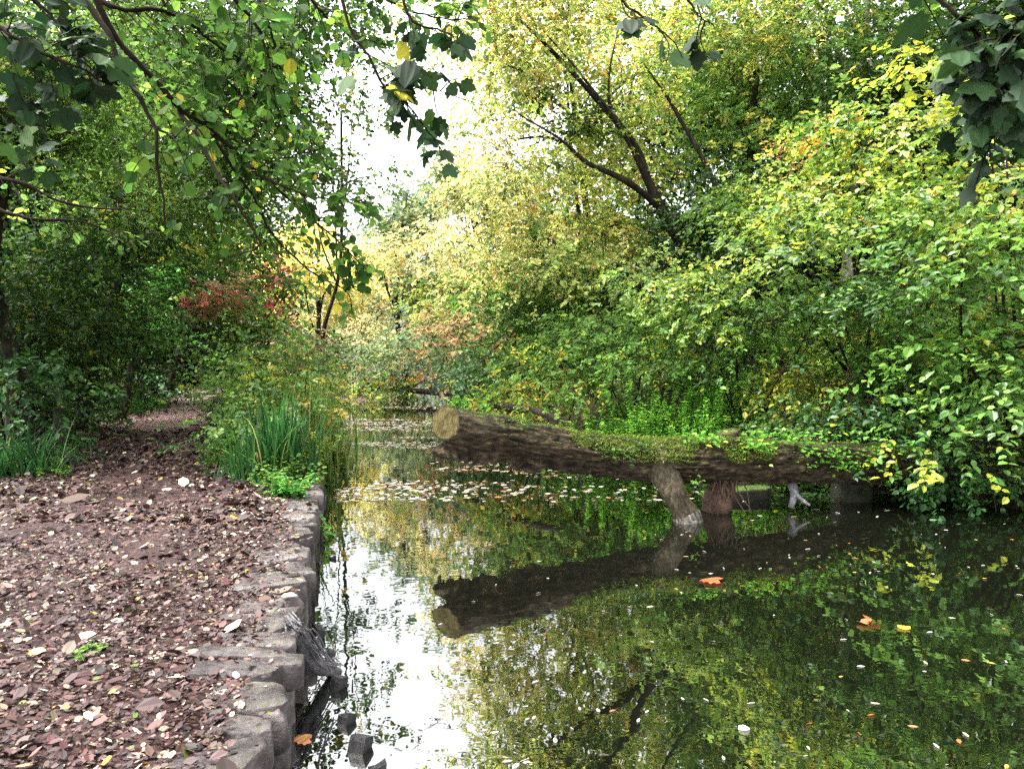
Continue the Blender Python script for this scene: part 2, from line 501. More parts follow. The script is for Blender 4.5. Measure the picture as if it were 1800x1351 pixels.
def foliage(name, parent, seed, blobs, pal, leaf, mat=None, **kw):
    rng = np.random.default_rng(seed)
    V, Fc, T, tw = foliage_geo(rng, blobs, pal, leaf, **kw)
    Vt = np.concatenate(tw.V) if tw.V else np.zeros((0, 3))
    ft = [f + len(V) for f, _ in tw.order]
    nt_ = sum(len(f) for f in ft)
    fm = np.concatenate([np.zeros(len(Fc)), np.ones(nt_)])
    tt = np.concatenate([T, np.full((nt_, 3), .03)])
    return link(name, np.concatenate([V, Vt]), [Fc] + ft, [mat or M_LEAF, M_TWIG], parent, fm, tt)


# ------------------------------------------------------------------ terrain
def xL(y): return -0.27 - 0.217 * np.asarray(y, float) - .03 * np.clip(3.7 - np.asarray(y, float), 0, 2)
def xR(y): return np.interp(y, [-12, 0, 7, 9.2, 10.2, 11.5, 14, 17, 33, 60, 330], [8.6, 8.2, 7.6, 6.9, 5.6, 4.3, 3.1, 2.2, -1.2, -7.0, -65])
def pathL(y): return np.interp(y, [-12, 3, 6, 9, 12, 18, 25, 32, 40], [-4.6, -5.3, -5.6, -6.05, -7.1, -9.1, -11.2, -13.2, -16])
def pathR(y): return np.interp(y, [-12, 3, 6.5, 8.5, 9.4, 12, 18, 25, 32, 40], [1.8, -1.36, -2.06, -2.75, -3.55, -4.8, -7.3, -10.0, -12.2, -15])


def bump(x, y, a=.05, f=1.3):
    return a * noise(np.stack([x, y, 0 * x], -1), f)


def ground_z(x, y):
    x = np.asarray(x, float); y = np.asarray(y, float)
    l, r, p = xL(y), xR(y), pathL(y)
    z = np.zeros_like(x)
    left = x < p - .2
    z = np.where(left, .3 * np.clip(p - .2 - x, 0, 3) + .12 * np.clip(p - 3.2 - x, 0, 12) + bump(x, y, .06), z)
    strip = (x > pathR(y) + .2) & (x < l - .25) & (y > 8.5)
    z = np.where(strip, .05 + bump(x, y, .05), z)
    d = x - r
    bank = -.75 + np.clip((d + .5) / .8, 0, 1) * .75 + np.clip(d - .3, 0, 14) * .42 + np.clip(d - .3, 0, 3) * .12 + np.clip(d, 0, 1) * bump(x, y, .12)
    z = np.where(d > -.5, bank, z)
    z = np.where((x > l) & (d <= -.5), -.75, z)
    return z


ys = np.concatenate([np.arange(-12, 2, 1.0), np.arange(2, 14, .3), np.arange(14, 45, .8), np.linspace(45, 100, 20), np.linspace(110, 330, 8)])
rows = []
for y in ys:
    l, r = float(xL(y)), float(xR(y))
    xs = np.concatenate([l - 150 * np.linspace(1, 0, 8)[:-1] ** 1.6 - 20, np.linspace(l - 20, l - .27, 64), [l - .26, l - .24], np.linspace(l + .05, r - .5, 8), np.linspace(r - .4, r + .6, 8), np.linspace(r + .8, r + 15, 40), r + 15 + 150 * np.linspace(0, 1, 8)[1:] ** 1.6])
    z = ground_z(xs, np.full_like(xs, y))
    j = 7 + 64
    z[j] = 0.0
    z[j + 1] = -.75
    rows.append(np.stack([xs, np.full_like(xs, y), z], -1))
G = np.array(rows)
ny, nx = G.shape[:2]
ii, jj = np.meshgrid(np.arange(ny - 1), np.arange(nx - 1), indexing='ij')
q = np.stack([ii * nx + jj, ii * nx + jj + 1, (ii + 1) * nx + jj + 1, (ii + 1) * nx + jj], -1).reshape(-1, 4)
o = link('ground', G.reshape(-1, 3), [q], M_GROUND, smooth=False)
tag(o, 'dark woodland soil of the canal banks', None, None, 'structure')

py_ = np.concatenate([np.arange(-6, 1.5, .5), np.arange(1.5, 12, .12), np.arange(12, 40.1, .4)])
rows = []
for y in py_:
    a, b = float(pathL(y)), float(pathR(y))
    wob = .12 * math.sin(y * 1.7) + .08 * math.sin(y * 4.1)
    xs = np.linspace(a - .25 + wob, b + .12, 44)
    yy = np.full_like(xs, y)
    e = np.minimum(np.arange(44), np.arange(44)[::-1]) / 6
    zz = .02 + np.clip(e, 0, 1) * (bump(xs, yy, .012, 2.3) + bump(xs, yy, .006, 9)) + .02
    zz[0] = zz[-1] = -.02
    zz[:4] = np.maximum(zz[:4], ground_z(xs[:4], yy[:4]) + .012)
    rows.append(np.stack([xs, yy, zz], -1))
G = np.array(rows)
ny, nx = G.shape[:2]
ii, jj = np.meshgrid(np.arange(ny - 1), np.arange(nx - 1), indexing='ij')
q = np.stack([ii * nx + jj, ii * nx + jj + 1, (ii + 1) * nx + jj + 1, (ii + 1) * nx + jj], -1).reshape(-1, 4)
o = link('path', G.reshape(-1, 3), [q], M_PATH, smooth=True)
tag(o, 'damp brown earth towpath beside the canal', None, None, 'structure')

wy = np.array([-12, 0, 4, 8, 10, 12, 16, 24, 33, 60, 120, 330.])
V = np.concatenate([np.stack([xL(wy) - .25, wy, 0 * wy + WZ], -1), np.stack([xR(wy) + .5, wy, 0 * wy + WZ], -1)])
n = len(wy)
q = np.array([[i, i + n, i + n + 1, i + 1] for i in range(n - 1)])
o = link('water', V, [q], M_WATER)
tag(o, 'still dark canal water reflecting trees and white sky', None, None, 'structure')

# ------------------------------------------------------------------ leaf litter on the path (nobody could count it)
rng = np.random.default_rng(21)
def litter(n, y0, y1, size, power=1.0):
    y = y0 + (y1 - y0) * rng.uniform(size=n) ** power
    u = rng.uniform(-.03, 1.03, n)
    x = pathL(y) + (pathR(y) + .1 - pathL(y)) * u
    dn = noise(np.stack([x, y, 0 * x], -1), 1.1) + .9 * np.abs(u - .5) * 2
    keep = dn - 1.3 * np.clip((y - 12) / 4, 0, 1) * (np.abs(u - .55) < .33) > rng.uniform(-1.6, .5, n)
    x, y = x[keep], y[keep]
    m = len(x)
    pos = np.stack([x, y, np.maximum(.045, ground_z(x, y) + .02) + rng.uniform(0, .014, m)], -1)
    ang = rng.uniform(0, 6.28, m)
    ax = np.stack([np.cos(ang), np.sin(ang), rng.normal(0, .22, m)], -1)
    nr = np.stack([rng.normal(0, .3, m), rng.normal(0, .3, m), np.ones(m)], -1)
    return leaf_geo(pos, ax, nr, size * np.exp(rng.normal(0, .5, m)), np.clip(tints(rng, 'litter', m, .35), .01, .6), T_CURL)
def stray(n):
    y = rng.uniform(2.6, 9.2, n); x = xL(y) - .03 - .36 * rng.uniform(size=n) ** .7
    pos = np.stack([x, y, np.full(n, .062) + rng.uniform(0, .01, n)], -1); ang = rng.uniform(0, 6.28, n)
    return leaf_geo(pos, np.stack([np.cos(ang), np.sin(ang), rng.normal(0, .15, n)], -1), np.stack([rng.normal(0, .2, n), rng.normal(0, .2, n), np.ones(n)], -1), .026 * np.exp(rng.normal(0, .5, n)), np.clip(tints(rng, 'litter', n, .35), .01, .5), T_CURL)
parts = [stray(800), litter(66000, 2.2, 8, .024, 1.15), litter(30000, 7, 16, .04, 1.4), litter(5000, 14, 36, .055, 1.4)]
base = 0; Vs, Fs, Ts = [], [], []
for a, b, c in parts:
    Vs.append(a); Fs.append(b + base); Ts.append(c); base += len(a)
o = link('leaf_litter', np.concatenate(Vs), [np.concatenate(Fs)], M_DRY, tint=np.concatenate(Ts))
tag(o, 'brown and beige fallen leaves strewn over the towpath', 'fallen leaves', None, 'stuff')


# ------------------------------------------------------------------ ground cover
def cover(name, label, n, xfn, y0, y1, pal, size, seed, power=1.6, mat=None):
    rg = np.random.default_rng(seed)
    y = y0 + (y1 - y0) * rg.uniform(size=n) ** power
    x = xfn(rg, y)
    z = ground_z(x, y)
    ok = (noise(np.stack([x, y, z], -1), 1.6) > -.45) & (z > WZ + .02)
    x, y, z = x[ok], y[ok], z[ok]
    m = len(x)
    h = rg.uniform(0, 1, m) ** 1.7 * .28
    pos = np.stack([x, y, z + .02 + h], -1)
    ang = rg.uniform(0, 6.28, m)
    ax = np.stack([np.cos(ang), np.sin(ang), rg.normal(0, .35, m)], -1)
    nr = np.stack([rg.normal(0, .45, m), rg.normal(0, .45, m) - .2, np.ones(m)], -1)
    V, Fc, T = leaf_geo(pos, ax, nr, np.maximum(size, 7 * y / F) * np.exp(rg.normal(0, .25, m)), np.clip(tints(rg, pal, m), .005, .6), T_OVATE)
    o = link(name, V, [Fc], mat or M_LEAF, tint=T)
    tag(o, label, 'ground cover', None, 'stuff')


cover('ground_cover', 'low ivy and weeds covering the far bank slope', 26000, lambda r, y: xR(y) + r.uniform(-.1, 1, len(y)) ** 1.0 * 8, 8.5, 45, 'mid', .07, 31)
cover('ground_cover', 'bright ivy and nettle seedlings on the bank right behind the log', 34000, lambda r, y: xR(y) + r.uniform(.0, 1, len(y)) * 4.5, 9.5, 18, 'bright', .06, 34, 1.0)
cover('undergrowth', 'low ivy and weeds under the trees left of the towpath', 15000, lambda r, y: pathL(y) - .15 - r.uniform(0, 1, len(y)) ** 1.5 * 6, 7, 36, 'ivy', .07, 32, mat=M_GLOSS)
cover('undergrowth', 'low green weeds on the verge between towpath and canal', 9000, lambda r, y: pathR(y) + (xL(y) - pathR(y)) * r.uniform(.18, 1.0, len(y)), 9.0, 45, 'mid', .06, 33)


# ------------------------------------------------------------------ trees and shrubs
def trunk_geo(pts, r0, r1, seg=10, n=26, rough=.12):
    P = smoothline(pts, n)
    return tube(P, np.linspace(r0, r1, n), seg, rough, 5.0)


def tree(name, label, cat, base, top, blobs, pal, leaf, seed, group=None, r=.16, mat=None, bark=None, crown='crown', nbr=5, **kw):
    """base (px, Y): foot on the ground; top (px, py, Y) of the trunk"""
    rg = np.random.default_rng(seed)
    bx = (base[0] - 900) / F * base[1]
    bz = float(ground_z(bx, base[1])) - .05
    b = np.array([bx, base[1], bz])
    t = at(*top)
    e = empty(name, b, label, cat, group)
    mid = (b + t) / 2 + rg.normal(0, .05, 3) * np.linalg.norm(t - b)
    link('trunk', *trunk_geo([b, (b + mid) / 2 + rg.normal(0, .03, 3), mid, t], r, r * .45), bark or M_BARK, e, smooth=True)
    for bl in blobs[:nbr]:
        c, rr = blob_world(bl[:6])
        f = rg.uniform(.35, .8)
        s = b + (mid - b) * min(1, f * 2) + (t - mid) * max(0, f * 2 - 1)
        s = b * (1 - f) + t * f + (mid - (b + t) / 2) * (1 - abs(2 * f - 1))
        k = c + rr * rg.uniform(-.3, .3, 3)
        m1 = s * .6 + k * .4 + rg.normal(0, .07, 3) * np.linalg.norm(k - s) + np.array([0, 0, .08 * np.linalg.norm(k - s)])
        link('branch', *trunk_geo([s, m1, k], r * .4, r * .1, 6, 14, .1), bark or M_BARK, e, smooth=True)
    foliage(crown, e, seed + 500, blobs, pal, leaf, mat, **kw)
    return e


def shrub(name, label, cat, blobs, pal, leaf, seed, foot=None, group=None, mat=None, crown='foliage', nst=4, sr=.02, **kw):
    """several stems from the ground into the blobs"""
    rg = np.random.default_rng(seed)
    c0, r0 = blob_world(blobs[0][:6])
    if foot is None:
        fx, fy = c0[0], c0[1]
    else:
        fy = foot[1]; fx = (foot[0] - 900) / F * fy
    b = np.array([fx, fy, float(ground_z(fx, fy)) - .04])
    e = empty(name, b, label, cat, group)
    for i in range(nst):
        c, r = blob_world(blobs[i % len(blobs)][:6])
        k = c + r * rg.uniform(-.5, .5, 3)
        s = b + np.array([rg.normal(0, .1), rg.normal(0, .1), 0])
        m = (s + k) / 2 + rg.normal(0, .08, 3) * np.linalg.norm(k - s)
        link('stem', *trunk_geo([s, m, k], sr * rg.uniform(.8, 1.4), sr * .4, 6, 12, .1), M_TWIG, e, smooth=True)
    foliage(crown, e, seed + 500, blobs, pal, leaf, mat, **kw)
    return e


PATHTREES = 'trees along the left of the towpath'  # their low blobs take deeper greens: shade put into the leaf colour
tree('ivy_clad_tree', 'dark tree at the left edge of the towpath with low hanging twigs', 'tree', (45, 11.6), (70, 120, 11.3),
     [(60, 270, 10.6, 150, 150, 1.3, 'mid'), (130, 110, 11, 190, 120, 1.5, 'mid'), (420, -220, 10, 240, 110, 1.6), (20, 440, 11.2, 110, 90, 1.0, 'deep'), (-80, 180, 10.5, 140, 220, 1.5)], 'darkgreen', .075, 101, PATHTREES, r=.15, nbr=0, dens=2.8)
tree('broadleaf_tree', 'second tree left of the towpath, its crown arching above the path', 'tree', (138, 15), (190, 140, 15),
     [(200, 320, 14.2, 150, 130, 1.6, 'mid'), (300, 150, 15, 170, 130, 1.9), (160, 450, 14.5, 140, 80, 1.3, 'deep'), (250, 20, 15, 180, 90, 1.9), (470, 60, 14.5, 90, 80, 1.2), (440, 150, 14, 95, 130, 1.3), (500, 270, 14.5, 60, 60, .9), (420, 330, 15, 70, 70, 1.0), (560, 10, 14, 130, 60, 1.3)], 'darkgreen', .08, 102, PATHTREES, r=.13, nbr=1, dens=3.0)
tree('broadleaf_tree', 'third tree left of the towpath, leaning over its bend', 'tree', (215, 19.5), (300, 160, 19.5),
     [(300, 340, 19, 120, 110, 1.9), (350, 220, 19, 120, 100, 1.9), (230, 450, 19, 80, 65, 1.4, 'deep'), (395, 130, 20, 90, 100, 1.9)], 'mid', .09, 103, PATHTREES, r=.12, nbr=1, dens=2.8)
tree('broadleaf_tree', 'green tree rising above the dark tunnel at the path bend', 'tree', (292, 27), (390, 230, 27),
     [(390, 400, 26, 85, 80, 2.4), (425, 290, 26, 85, 90, 2.4), (455, 400, 27, 55, 60, 2)], 'mid', .1, 104, PATHTREES, r=.2, dens=3)
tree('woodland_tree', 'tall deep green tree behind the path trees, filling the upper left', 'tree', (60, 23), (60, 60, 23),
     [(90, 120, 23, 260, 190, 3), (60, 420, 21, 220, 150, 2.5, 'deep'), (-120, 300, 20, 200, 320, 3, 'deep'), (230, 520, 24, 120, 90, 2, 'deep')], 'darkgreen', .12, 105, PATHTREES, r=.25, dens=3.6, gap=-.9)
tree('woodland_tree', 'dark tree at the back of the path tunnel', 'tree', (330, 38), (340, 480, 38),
     [(330, 600, 37, 75, 80, 2, 'deep'), (400, 600, 38, 60, 70, 2, 'deep'), (300, 520, 36, 70, 60, 2, 'darkgreen'), (380, 500, 38, 60, 50, 2, 'darkgreen')], 'deep', .13, 106, PATHTREES, r=.22, dens=4, gap=-.9)  # leaf colours darkened to paint the shade inside the tunnel
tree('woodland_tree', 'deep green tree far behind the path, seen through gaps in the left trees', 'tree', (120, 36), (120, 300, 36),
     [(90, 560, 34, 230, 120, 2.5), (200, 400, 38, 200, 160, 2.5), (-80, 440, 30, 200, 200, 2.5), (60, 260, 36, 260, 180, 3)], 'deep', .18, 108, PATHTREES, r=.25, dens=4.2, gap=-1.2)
tree('thin_tree', 'thin dark-leaved tree with sparse twigs standing against the white sky gap', 'tree', (545, 30), (600, 200, 29),
     [(570, 330, 29, 75, 60, 2.0), (560, 210, 29, 60, 80, 2.0), (640, 140, 28, 70, 80, 2.0), (660, 300, 30, 60, 50, 2)], 'darkgreen', .10, 109, PATHTREES, r=.1, dens=.75)
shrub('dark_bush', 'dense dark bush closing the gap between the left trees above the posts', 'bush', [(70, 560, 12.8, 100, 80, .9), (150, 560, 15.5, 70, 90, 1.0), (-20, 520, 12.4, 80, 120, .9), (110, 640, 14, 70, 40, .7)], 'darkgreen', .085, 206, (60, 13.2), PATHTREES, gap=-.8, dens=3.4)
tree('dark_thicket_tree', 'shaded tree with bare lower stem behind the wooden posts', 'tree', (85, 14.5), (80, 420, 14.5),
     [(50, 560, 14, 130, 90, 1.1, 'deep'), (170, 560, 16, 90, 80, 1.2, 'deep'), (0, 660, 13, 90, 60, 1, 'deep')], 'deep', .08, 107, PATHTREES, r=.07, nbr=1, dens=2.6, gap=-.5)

# shrubs left of the path
shrub('ivy_bush', 'bright green ivy-covered bush where the path bends', 'bush', [(262, 590, 17.5, 36, 66, .7), (274, 510, 17.6, 28, 45, .6), (240, 565, 17.2, 20, 40, .5, 'hazel')], 'emerald', .08, 201, (200, 17.6), mat=M_GLOSS, dens=3.8)
shrub('low_bush', 'low bush with pale ivy leaves below the bright ivy bush', 'bush', [(245, 672, 23, 46, 34, .9), (200, 655, 21, 30, 40, .7, 'hazel')], 'ivy', .08, 202, (245, 23.5), mat=M_GLOSS, dens=3.4)
shrub('low_bush', 'dark low bush behind the tallest wooden post', 'bush', [(165, 690, 16, 55, 45, .8), (110, 720, 13.5, 50, 40, .7)], 'darkgreen', .075, 203, (150, 16), mat=M_GLOSS, dens=2.8)
shrub('low_bush', 'glossy green bush at the left edge above the grass tuft', 'bush', [(30, 660, 10.5, 90, 60, .8), (70, 745, 10.6, 60, 45, .6)], 'ivy', .08, 204, (20, 11), mat=M_GLOSS, dens=2.6)
shrub('creeper_bush', 'bush over the tunnel mouth draped in reddish creeper', 'bush', [(370, 505, 22.6, 56, 38, .9, 'rust'), (385, 522, 22.2, 36, 20, .6, 'red'), (400, 585, 22.6, 50, 45, .9, 'mid'), (325, 480, 24, 30, 40, .8, 'emerald')], 'red', .085, 205, (405, 22.5), dens=3.2)

# verge between path and canal
shrub('verge_bush', 'dark leafy bush on the verge right beside the path', 'bush', [(425, 700, 13.5, 45, 50, .6), (408, 758, 12.5, 28, 26, .4)], 'mid', .075, 211, (385, 13.3), dens=3.0)
shrub('verge_bush', 'light green weeds and stems behind the sedge clump', 'bush', [(470, 680, 12, 60, 55, .6), (520, 700, 12, 50, 60, .6, 'weedyellow'), (430, 720, 11, 40, 45, .5)], 'hazelgreen', .075, 212, (470, 12), dens=3.0, mat=M_HAZEL)
shrub('verge_bush', 'green bush with yellowing seed stems at the canal edge', 'bush', [(525, 640, 17, 60, 65, .9, 'weedyellow'), (450, 630, 17, 60, 60, .9)], 'mid', .095, 213, (500, 17), dens=3.0)
shrub('verge_bush', 'leafy elder bush with crimson leaves beside the far canal reach', 'bush', [(470, 575, 23, 50, 55, 1.0), (485, 500, 25, 40, 60, 1.2, 'mid'), (505, 543, 24.2, 20, 14, .5, 'crimson'), (487, 478, 24.2, 14, 22, .5, 'red')], 'bright', .09, 214, (450, 23.5), dens=3.4)
shrub('verge_bush', 'rusty brown bush among green leaves beyond the elder', 'bush', [(530, 610, 29, 40, 40, 1.2, 'rust'), (565, 640, 27, 35, 40, 1.0, 'sage'), (560, 600, 34, 40, 40, 1.4, 'ivy')], 'rust', .1, 215, (545, 29), dens=3.2)

# far end of the canal: leaf palettes lightened in place of haze
FAR = 'trees closing the far end of the canal'
tree('yellow_tree', 'bright yellow autumn tree at the far end of the canal', 'tree', (560, 50), (560, 430, 50),
     [(560, 455, 50, 85, 60, 3), (520, 410, 52, 60, 45, 3), (610, 480, 50, 70, 50, 3), (560, 540, 52, 70, 45, 3, 'palegold'), (500, 470, 54, 40, 60, 3)], 'yellow', .14, 301, FAR, r=.25, dens=3.2, minpx=8)
shrub('bare_bush', 'half bare pinkish bush at the water line of the far reach', 'bush', [(622, 625, 41, 38, 50, 1.8), (640, 560, 43, 50, 45, 2, 'palegold'), (610, 665, 39, 30, 22, 1.2)], 'pinkbare', .12, 302, (622, 41), dens=1.6, nst=8, tmpl=T_NARROW, gap=-.6)
shrub('sage_bush', 'grey green bush on the far right bank', 'bush', [(700, 610, 34, 60, 60, 2.0), (750, 590, 33, 50, 60, 1.8), (690, 660, 32, 60, 25, 1.2, 'goldgreen')], 'sage', .11, 303, (720, 34), dens=3.2)
tree('grey_green_tree', 'grey green tree below the sky gap', 'tree', (715, 44), (715, 340, 44),
     [(715, 390, 44, 60, 60, 2.6), (755, 350, 44, 55, 45, 2.6), (690, 450, 43, 60, 60, 2.6, 'palegold'), (660, 400, 46, 35, 45, 2.5), (730, 500, 42, 60, 60, 2.4)], 'sage', .14, 304, FAR, r=.22, dens=2.8)
tree('pale_gold_tree', 'pale gold tree with thin dark limbs right of the sky gap', 'tree', (835, 34), (830, 380, 34),
     [(800, 440, 33, 75, 75, 2.4), (830, 340, 34, 70, 80, 2.4), (880, 480, 32, 70, 70, 2.2), (770, 530, 31, 60, 50, 2, 'goldgreen'), (790, 290, 35, 50, 60, 2.2, 'sage')], 'palegold', .12, 305, FAR, r=.2, dens=2.4)
shrub('rust_bush', 'rounded orange brown bush leaning over the water', 'bush', [(815, 575, 24, 52, 50, 1.2), (830, 620, 23.5, 45, 30, 1.0)], 'rust', .08, 306, (840, 24), dens=3.4)
tree('distant_tree', 'tall green tree with haze-pale leaves far beyond the left bank', 'tree', (470, 68), (470, 450, 68),
     [(480, 520, 68, 110, 80, 4), (430, 460, 66, 70, 80, 4, 'mid')], 'sage', .2, 307, FAR, r=.3, dens=3, gap=-.8)
tree('distant_tree', 'tall distant tree closing the view along the canal', 'tree', (640, 80), (640, 480, 80),
     [(640, 560, 80, 110, 70, 4, 'palegold'), (720, 480, 76, 90, 110, 4), (600, 640, 80, 120, 45, 3), (830, 540, 70, 120, 110, 4)], 'sage', .22, 308, FAR, r=.3, dens=3, gap=-.8)

# right bank
RB = 'trees and bushes of the right bank'
shrub('laurel_bush', 'dark glossy bush just behind the sawn end of the log', 'bush', [(840, 668, 17.5, 62, 38, 1.0), (800, 640, 20, 40, 40, 1.0)], 'ivy', .085, 311, (850, 17.8), mat=M_GLOSS, dens=3.4)
shrub('dark_green_bush', 'dense dark green bush below the golden leaning tree', 'bush', [(930, 560, 18.5, 90, 80, 1.4, 'mid'), (880, 600, 19, 50, 50, 1.2), (1000, 520, 18, 70, 60, 1.3, 'mid')], 'darkgreen', .085, 312, (950, 18.5), RB, dens=3.4)
shrub('yellowing_bush', 'yellowing small-leaved bush behind the middle of the log', 'bush', [(940, 680, 14, 75, 50, .9), (1010, 640, 14.5, 70, 50, .9, 'mid'), (880, 705, 14, 40, 25, .6)], 'weedyellow', .06, 313, (960, 14.2), RB, dens=3.0)

# the golden leaning tree with ivy
b0 = np.array([(1240 - 900) / F * 17, 17.0, 0]); b0[2] = float(ground_z(b0[0], 17)) - .05
e = empty('leaning_tree', b0, 'large golden tree with a dark ivy-clad trunk leaning over the canal', 'tree', RB)
tp = [b0, at(1232, 520, 17), at(1212, 450, 16.9), at(1160, 365, 16.8)]
link('trunk', *trunk_geo(tp, .24, .15, 12, 30), M_BARK, e, smooth=True)
for pts, ra, rb in [([(1165, 372, 16.8), (1140, 320, 16.7), (1118, 262, 16.6), (1082, 212, 16.5), (1040, 165, 16.4), (985, 105, 16.3), (920, 40, 16.2)], .13, .025),
                    ([(1160, 365, 16.85), (1125, 335, 16.6), (1085, 310, 16.4), (1030, 285, 16.3), (985, 245, 16.2), (910, 200, 16.1)], .09, .015),
                    ([(1080, 212, 16.5), (1070, 170, 16.6), (1074, 110, 16.7), (1090, 40, 16.8)], .045, .012),
                    ([(1215, 455, 16.9), (1262, 350, 17.2), (1190, 200, 17.3), (1130, 110, 17.4)], .09, .02),
                    ([(1140, 322, 16.7), (1090, 225, 16.2), (1020, 130, 16.0), (960, 60, 15.9)], .06, .012),
                    ([(1225, 500, 17), (1290, 440, 17.3), (1330, 330, 17.4), (1350, 180, 17.5)], .09, .02)]:
    link('branch', *trunk_geo([at(*p) for p in pts], ra, rb, 7, 26, .1), M_BARK, e, smooth=True)
foliage('crown', e, 640, [(880, 110, 16.2, 85, 100, 1.6), (905, 290, 16.8, 95, 110, 1.6), (1000, 40, 16.6, 120, 100, 1.8), (1010, 210, 17.6, 100, 110, 1.6, 'goldgreen'), (1060, 400, 17.6, 100, 95, 1.5, 'goldgreen'), (860, 440, 17.4, 70, 80, 1.4), (965, 440, 17, 85, 80, 1.5), (1120, 110, 18, 100, 110, 1.6, 'goldgreen'), (1110, 470, 16.3, 70, 60, 1, 'gold'), (900, -60, 16, 130, 90, 1.6), (800, 40, 15.5, 50, 70, 1.2), (830, -190, 14.5, 150, 90, 1.8), (700, -330, 13, 140, 90, 1.5), (1240, 30, 18, 100, 110, 1.6, 'goldgreen')],
        'gold', .075, dens=1.9, gap=-.2, clump=.42)
foliage('ivy', e, 641, [(1208, 400, 15.9, 44, 90, .45), (1190, 440, 15.8, 34, 50, .4), (1240, 330, 16.2, 30, 60, .4), (1025, 220, 16.9, 35, 28, .4), (960, 160, 16.9, 25, 20, .3), (1240, 470, 16.7, 40, 50, .5)], 'deep', .075, M_GLOSS, dens=3.0, gap=-.9)

tree('woodland_tree', 'green tree behind the ivy trunk on the right slope', 'tree', (1330, 19), (1330, 120, 19),
     [(1310, 240, 18.5, 110, 120, 1.7), (1300, 90, 19.5, 130, 110, 1.9), (1400, 180, 19, 110, 120, 1.7), (1330, 390, 18, 110, 80, 1.5)], 'mid', .085, 321, RB, r=.17, dens=2.8)
tree('golden_tree', 'second golden tree behind the leaning one, closing the sky', 'tree', (1000, 26), (1000, 100, 26),
     [(960, 100, 25, 130, 130, 2.2), (890, 270, 26, 75, 110, 2.0, 'palegold'), (1080, 250, 25, 110, 130, 2.2), (1040, -30, 25, 160, 80, 2.2), (1160, 60, 25, 110, 130, 2.2)], 'goldgreen', .11, 326, RB, r=.2, dens=1.7)
tree('woodland_tree', 'mid green tree hidden deep behind the leaning golden tree', 'tree', (980, 34), (980, 380, 34),
     [(960, 540, 34, 130, 110, 2.4), (1060, 420, 36, 130, 130, 2.6), (880, 560, 30, 70, 90, 2), (1000, 640, 30, 140, 60, 2), (930, 400, 37, 90, 110, 2.4)], 'mid', .14, 325, RB, r=.25, dens=3.6, gap=-.9)
shrub('ivy_bush', 'dark ivy added for the black shade on the bank under the log', 'bush', [(1430, 862, 10.7, 90, 34, .35), (1330, 858, 10.9, 60, 26, .3), (1550, 860, 10.4, 80, 36, .35), (1680, 868, 9.9, 90, 30, .35)], 'deep', .07, 338, (1450, 11.0), RB, dens=3.4, gap=-1.0)  # added dark foliage, standing in for the black shade under the log
tree('pale_stemmed_tree', 'tree with a pale crooked stem high on the right slope', 'tree', (1480, 17.5), (1530, -60, 17.5),
     [(1480, 60, 17, 120, 100, 1.7), (1390, 20, 17.6, 100, 90, 1.6, 'goldgreen'), (1560, 140, 16.6, 90, 90, 1.4, 'darkgreen'), (1520, -60, 17, 150, 80, 1.8)], 'mid', .08, 322, RB, r=.14, bark=M_PALEBARK, dens=2.2, gap=0.0)
tree('woodland_tree', 'dark tree in the upper right corner behind the hazels', 'tree', (1720, 18), (1720, 40, 18),
     [(1690, 80, 17, 170, 120, 2, 'darkgreen'), (1840, 160, 16, 150, 200, 2), (1600, 260, 18, 150, 110, 1.8, 'darkgreen'), (1760, -50, 17, 180, 80, 2)], 'darkgreen', .09, 323, RB, r=.2, dens=3.2, gap=-.7)
tree('woodland_tree', 'dark green tree filling the slope top behind all the others', 'tree', (1450, 26), (1450, 100, 26),
     [(1250, 200, 27, 190, 180, 2.5), (1500, 250, 25, 220, 200, 2.5), (1750, 300, 24, 200, 250, 2.5), (1400, 420, 23, 250, 120, 2.2), (1100, 480, 25, 160, 120, 2.2)], 'deep', .12, 324, RB, r=.3, dens=3.4, gap=-.9)
shrub('maple_sapling', 'sapling with tiered peach and lime leaves in the middle of the slope', 'sapling', [(1350, 300, 14.5, 55, 40, .7, 'goldgreen'), (1400, 200, 14.8, 40, 30, .6, 'weedyellow'), (1320, 380, 14.3, 60, 40, .7), (1260, 330, 15, 60, 60, .8, 'mid'), (1395, 245, 14.6, 45, 25, .6, 'rust')], 'hazel', .08, 331, (1340, 14.5), RB, dens=2.4, upbias=1.2, clump=.35)
shrub('hazel_bush', 'lime green hazel bush with yellow sprays above the brambles', 'bush', [(1480, 330, 11.6, 120, 110, 1.1), (1590, 220, 11.8, 105, 90, 1.1), (1410, 430, 11.4, 120, 80, 1.0), (1580, 400, 11.2, 110, 100, 1.0), (1600, 215, 11.2, 50, 30, .5, 'gold'), (1490, 200, 12, 70, 70, .8)], 'hazel', .085, 332, (1530, 12.5), RB, mat=M_HAZEL, dens=2.0, gap=.2, upbias=1.3, tmpl=T_OVATE, clump=.38, nst=9, sr=.022)
shrub('shaded_bush', 'shaded leafy bush in the gap between the two hazels at the right', 'bush', [(1640, 500, 12.0, 130, 110, 1.0), (1560, 600, 11.8, 110, 60, .8), (1760, 600, 11, 110, 90, .8)], 'mid', .085, 337, (1680, 12.6), RB, dens=2.6, gap=-.7)
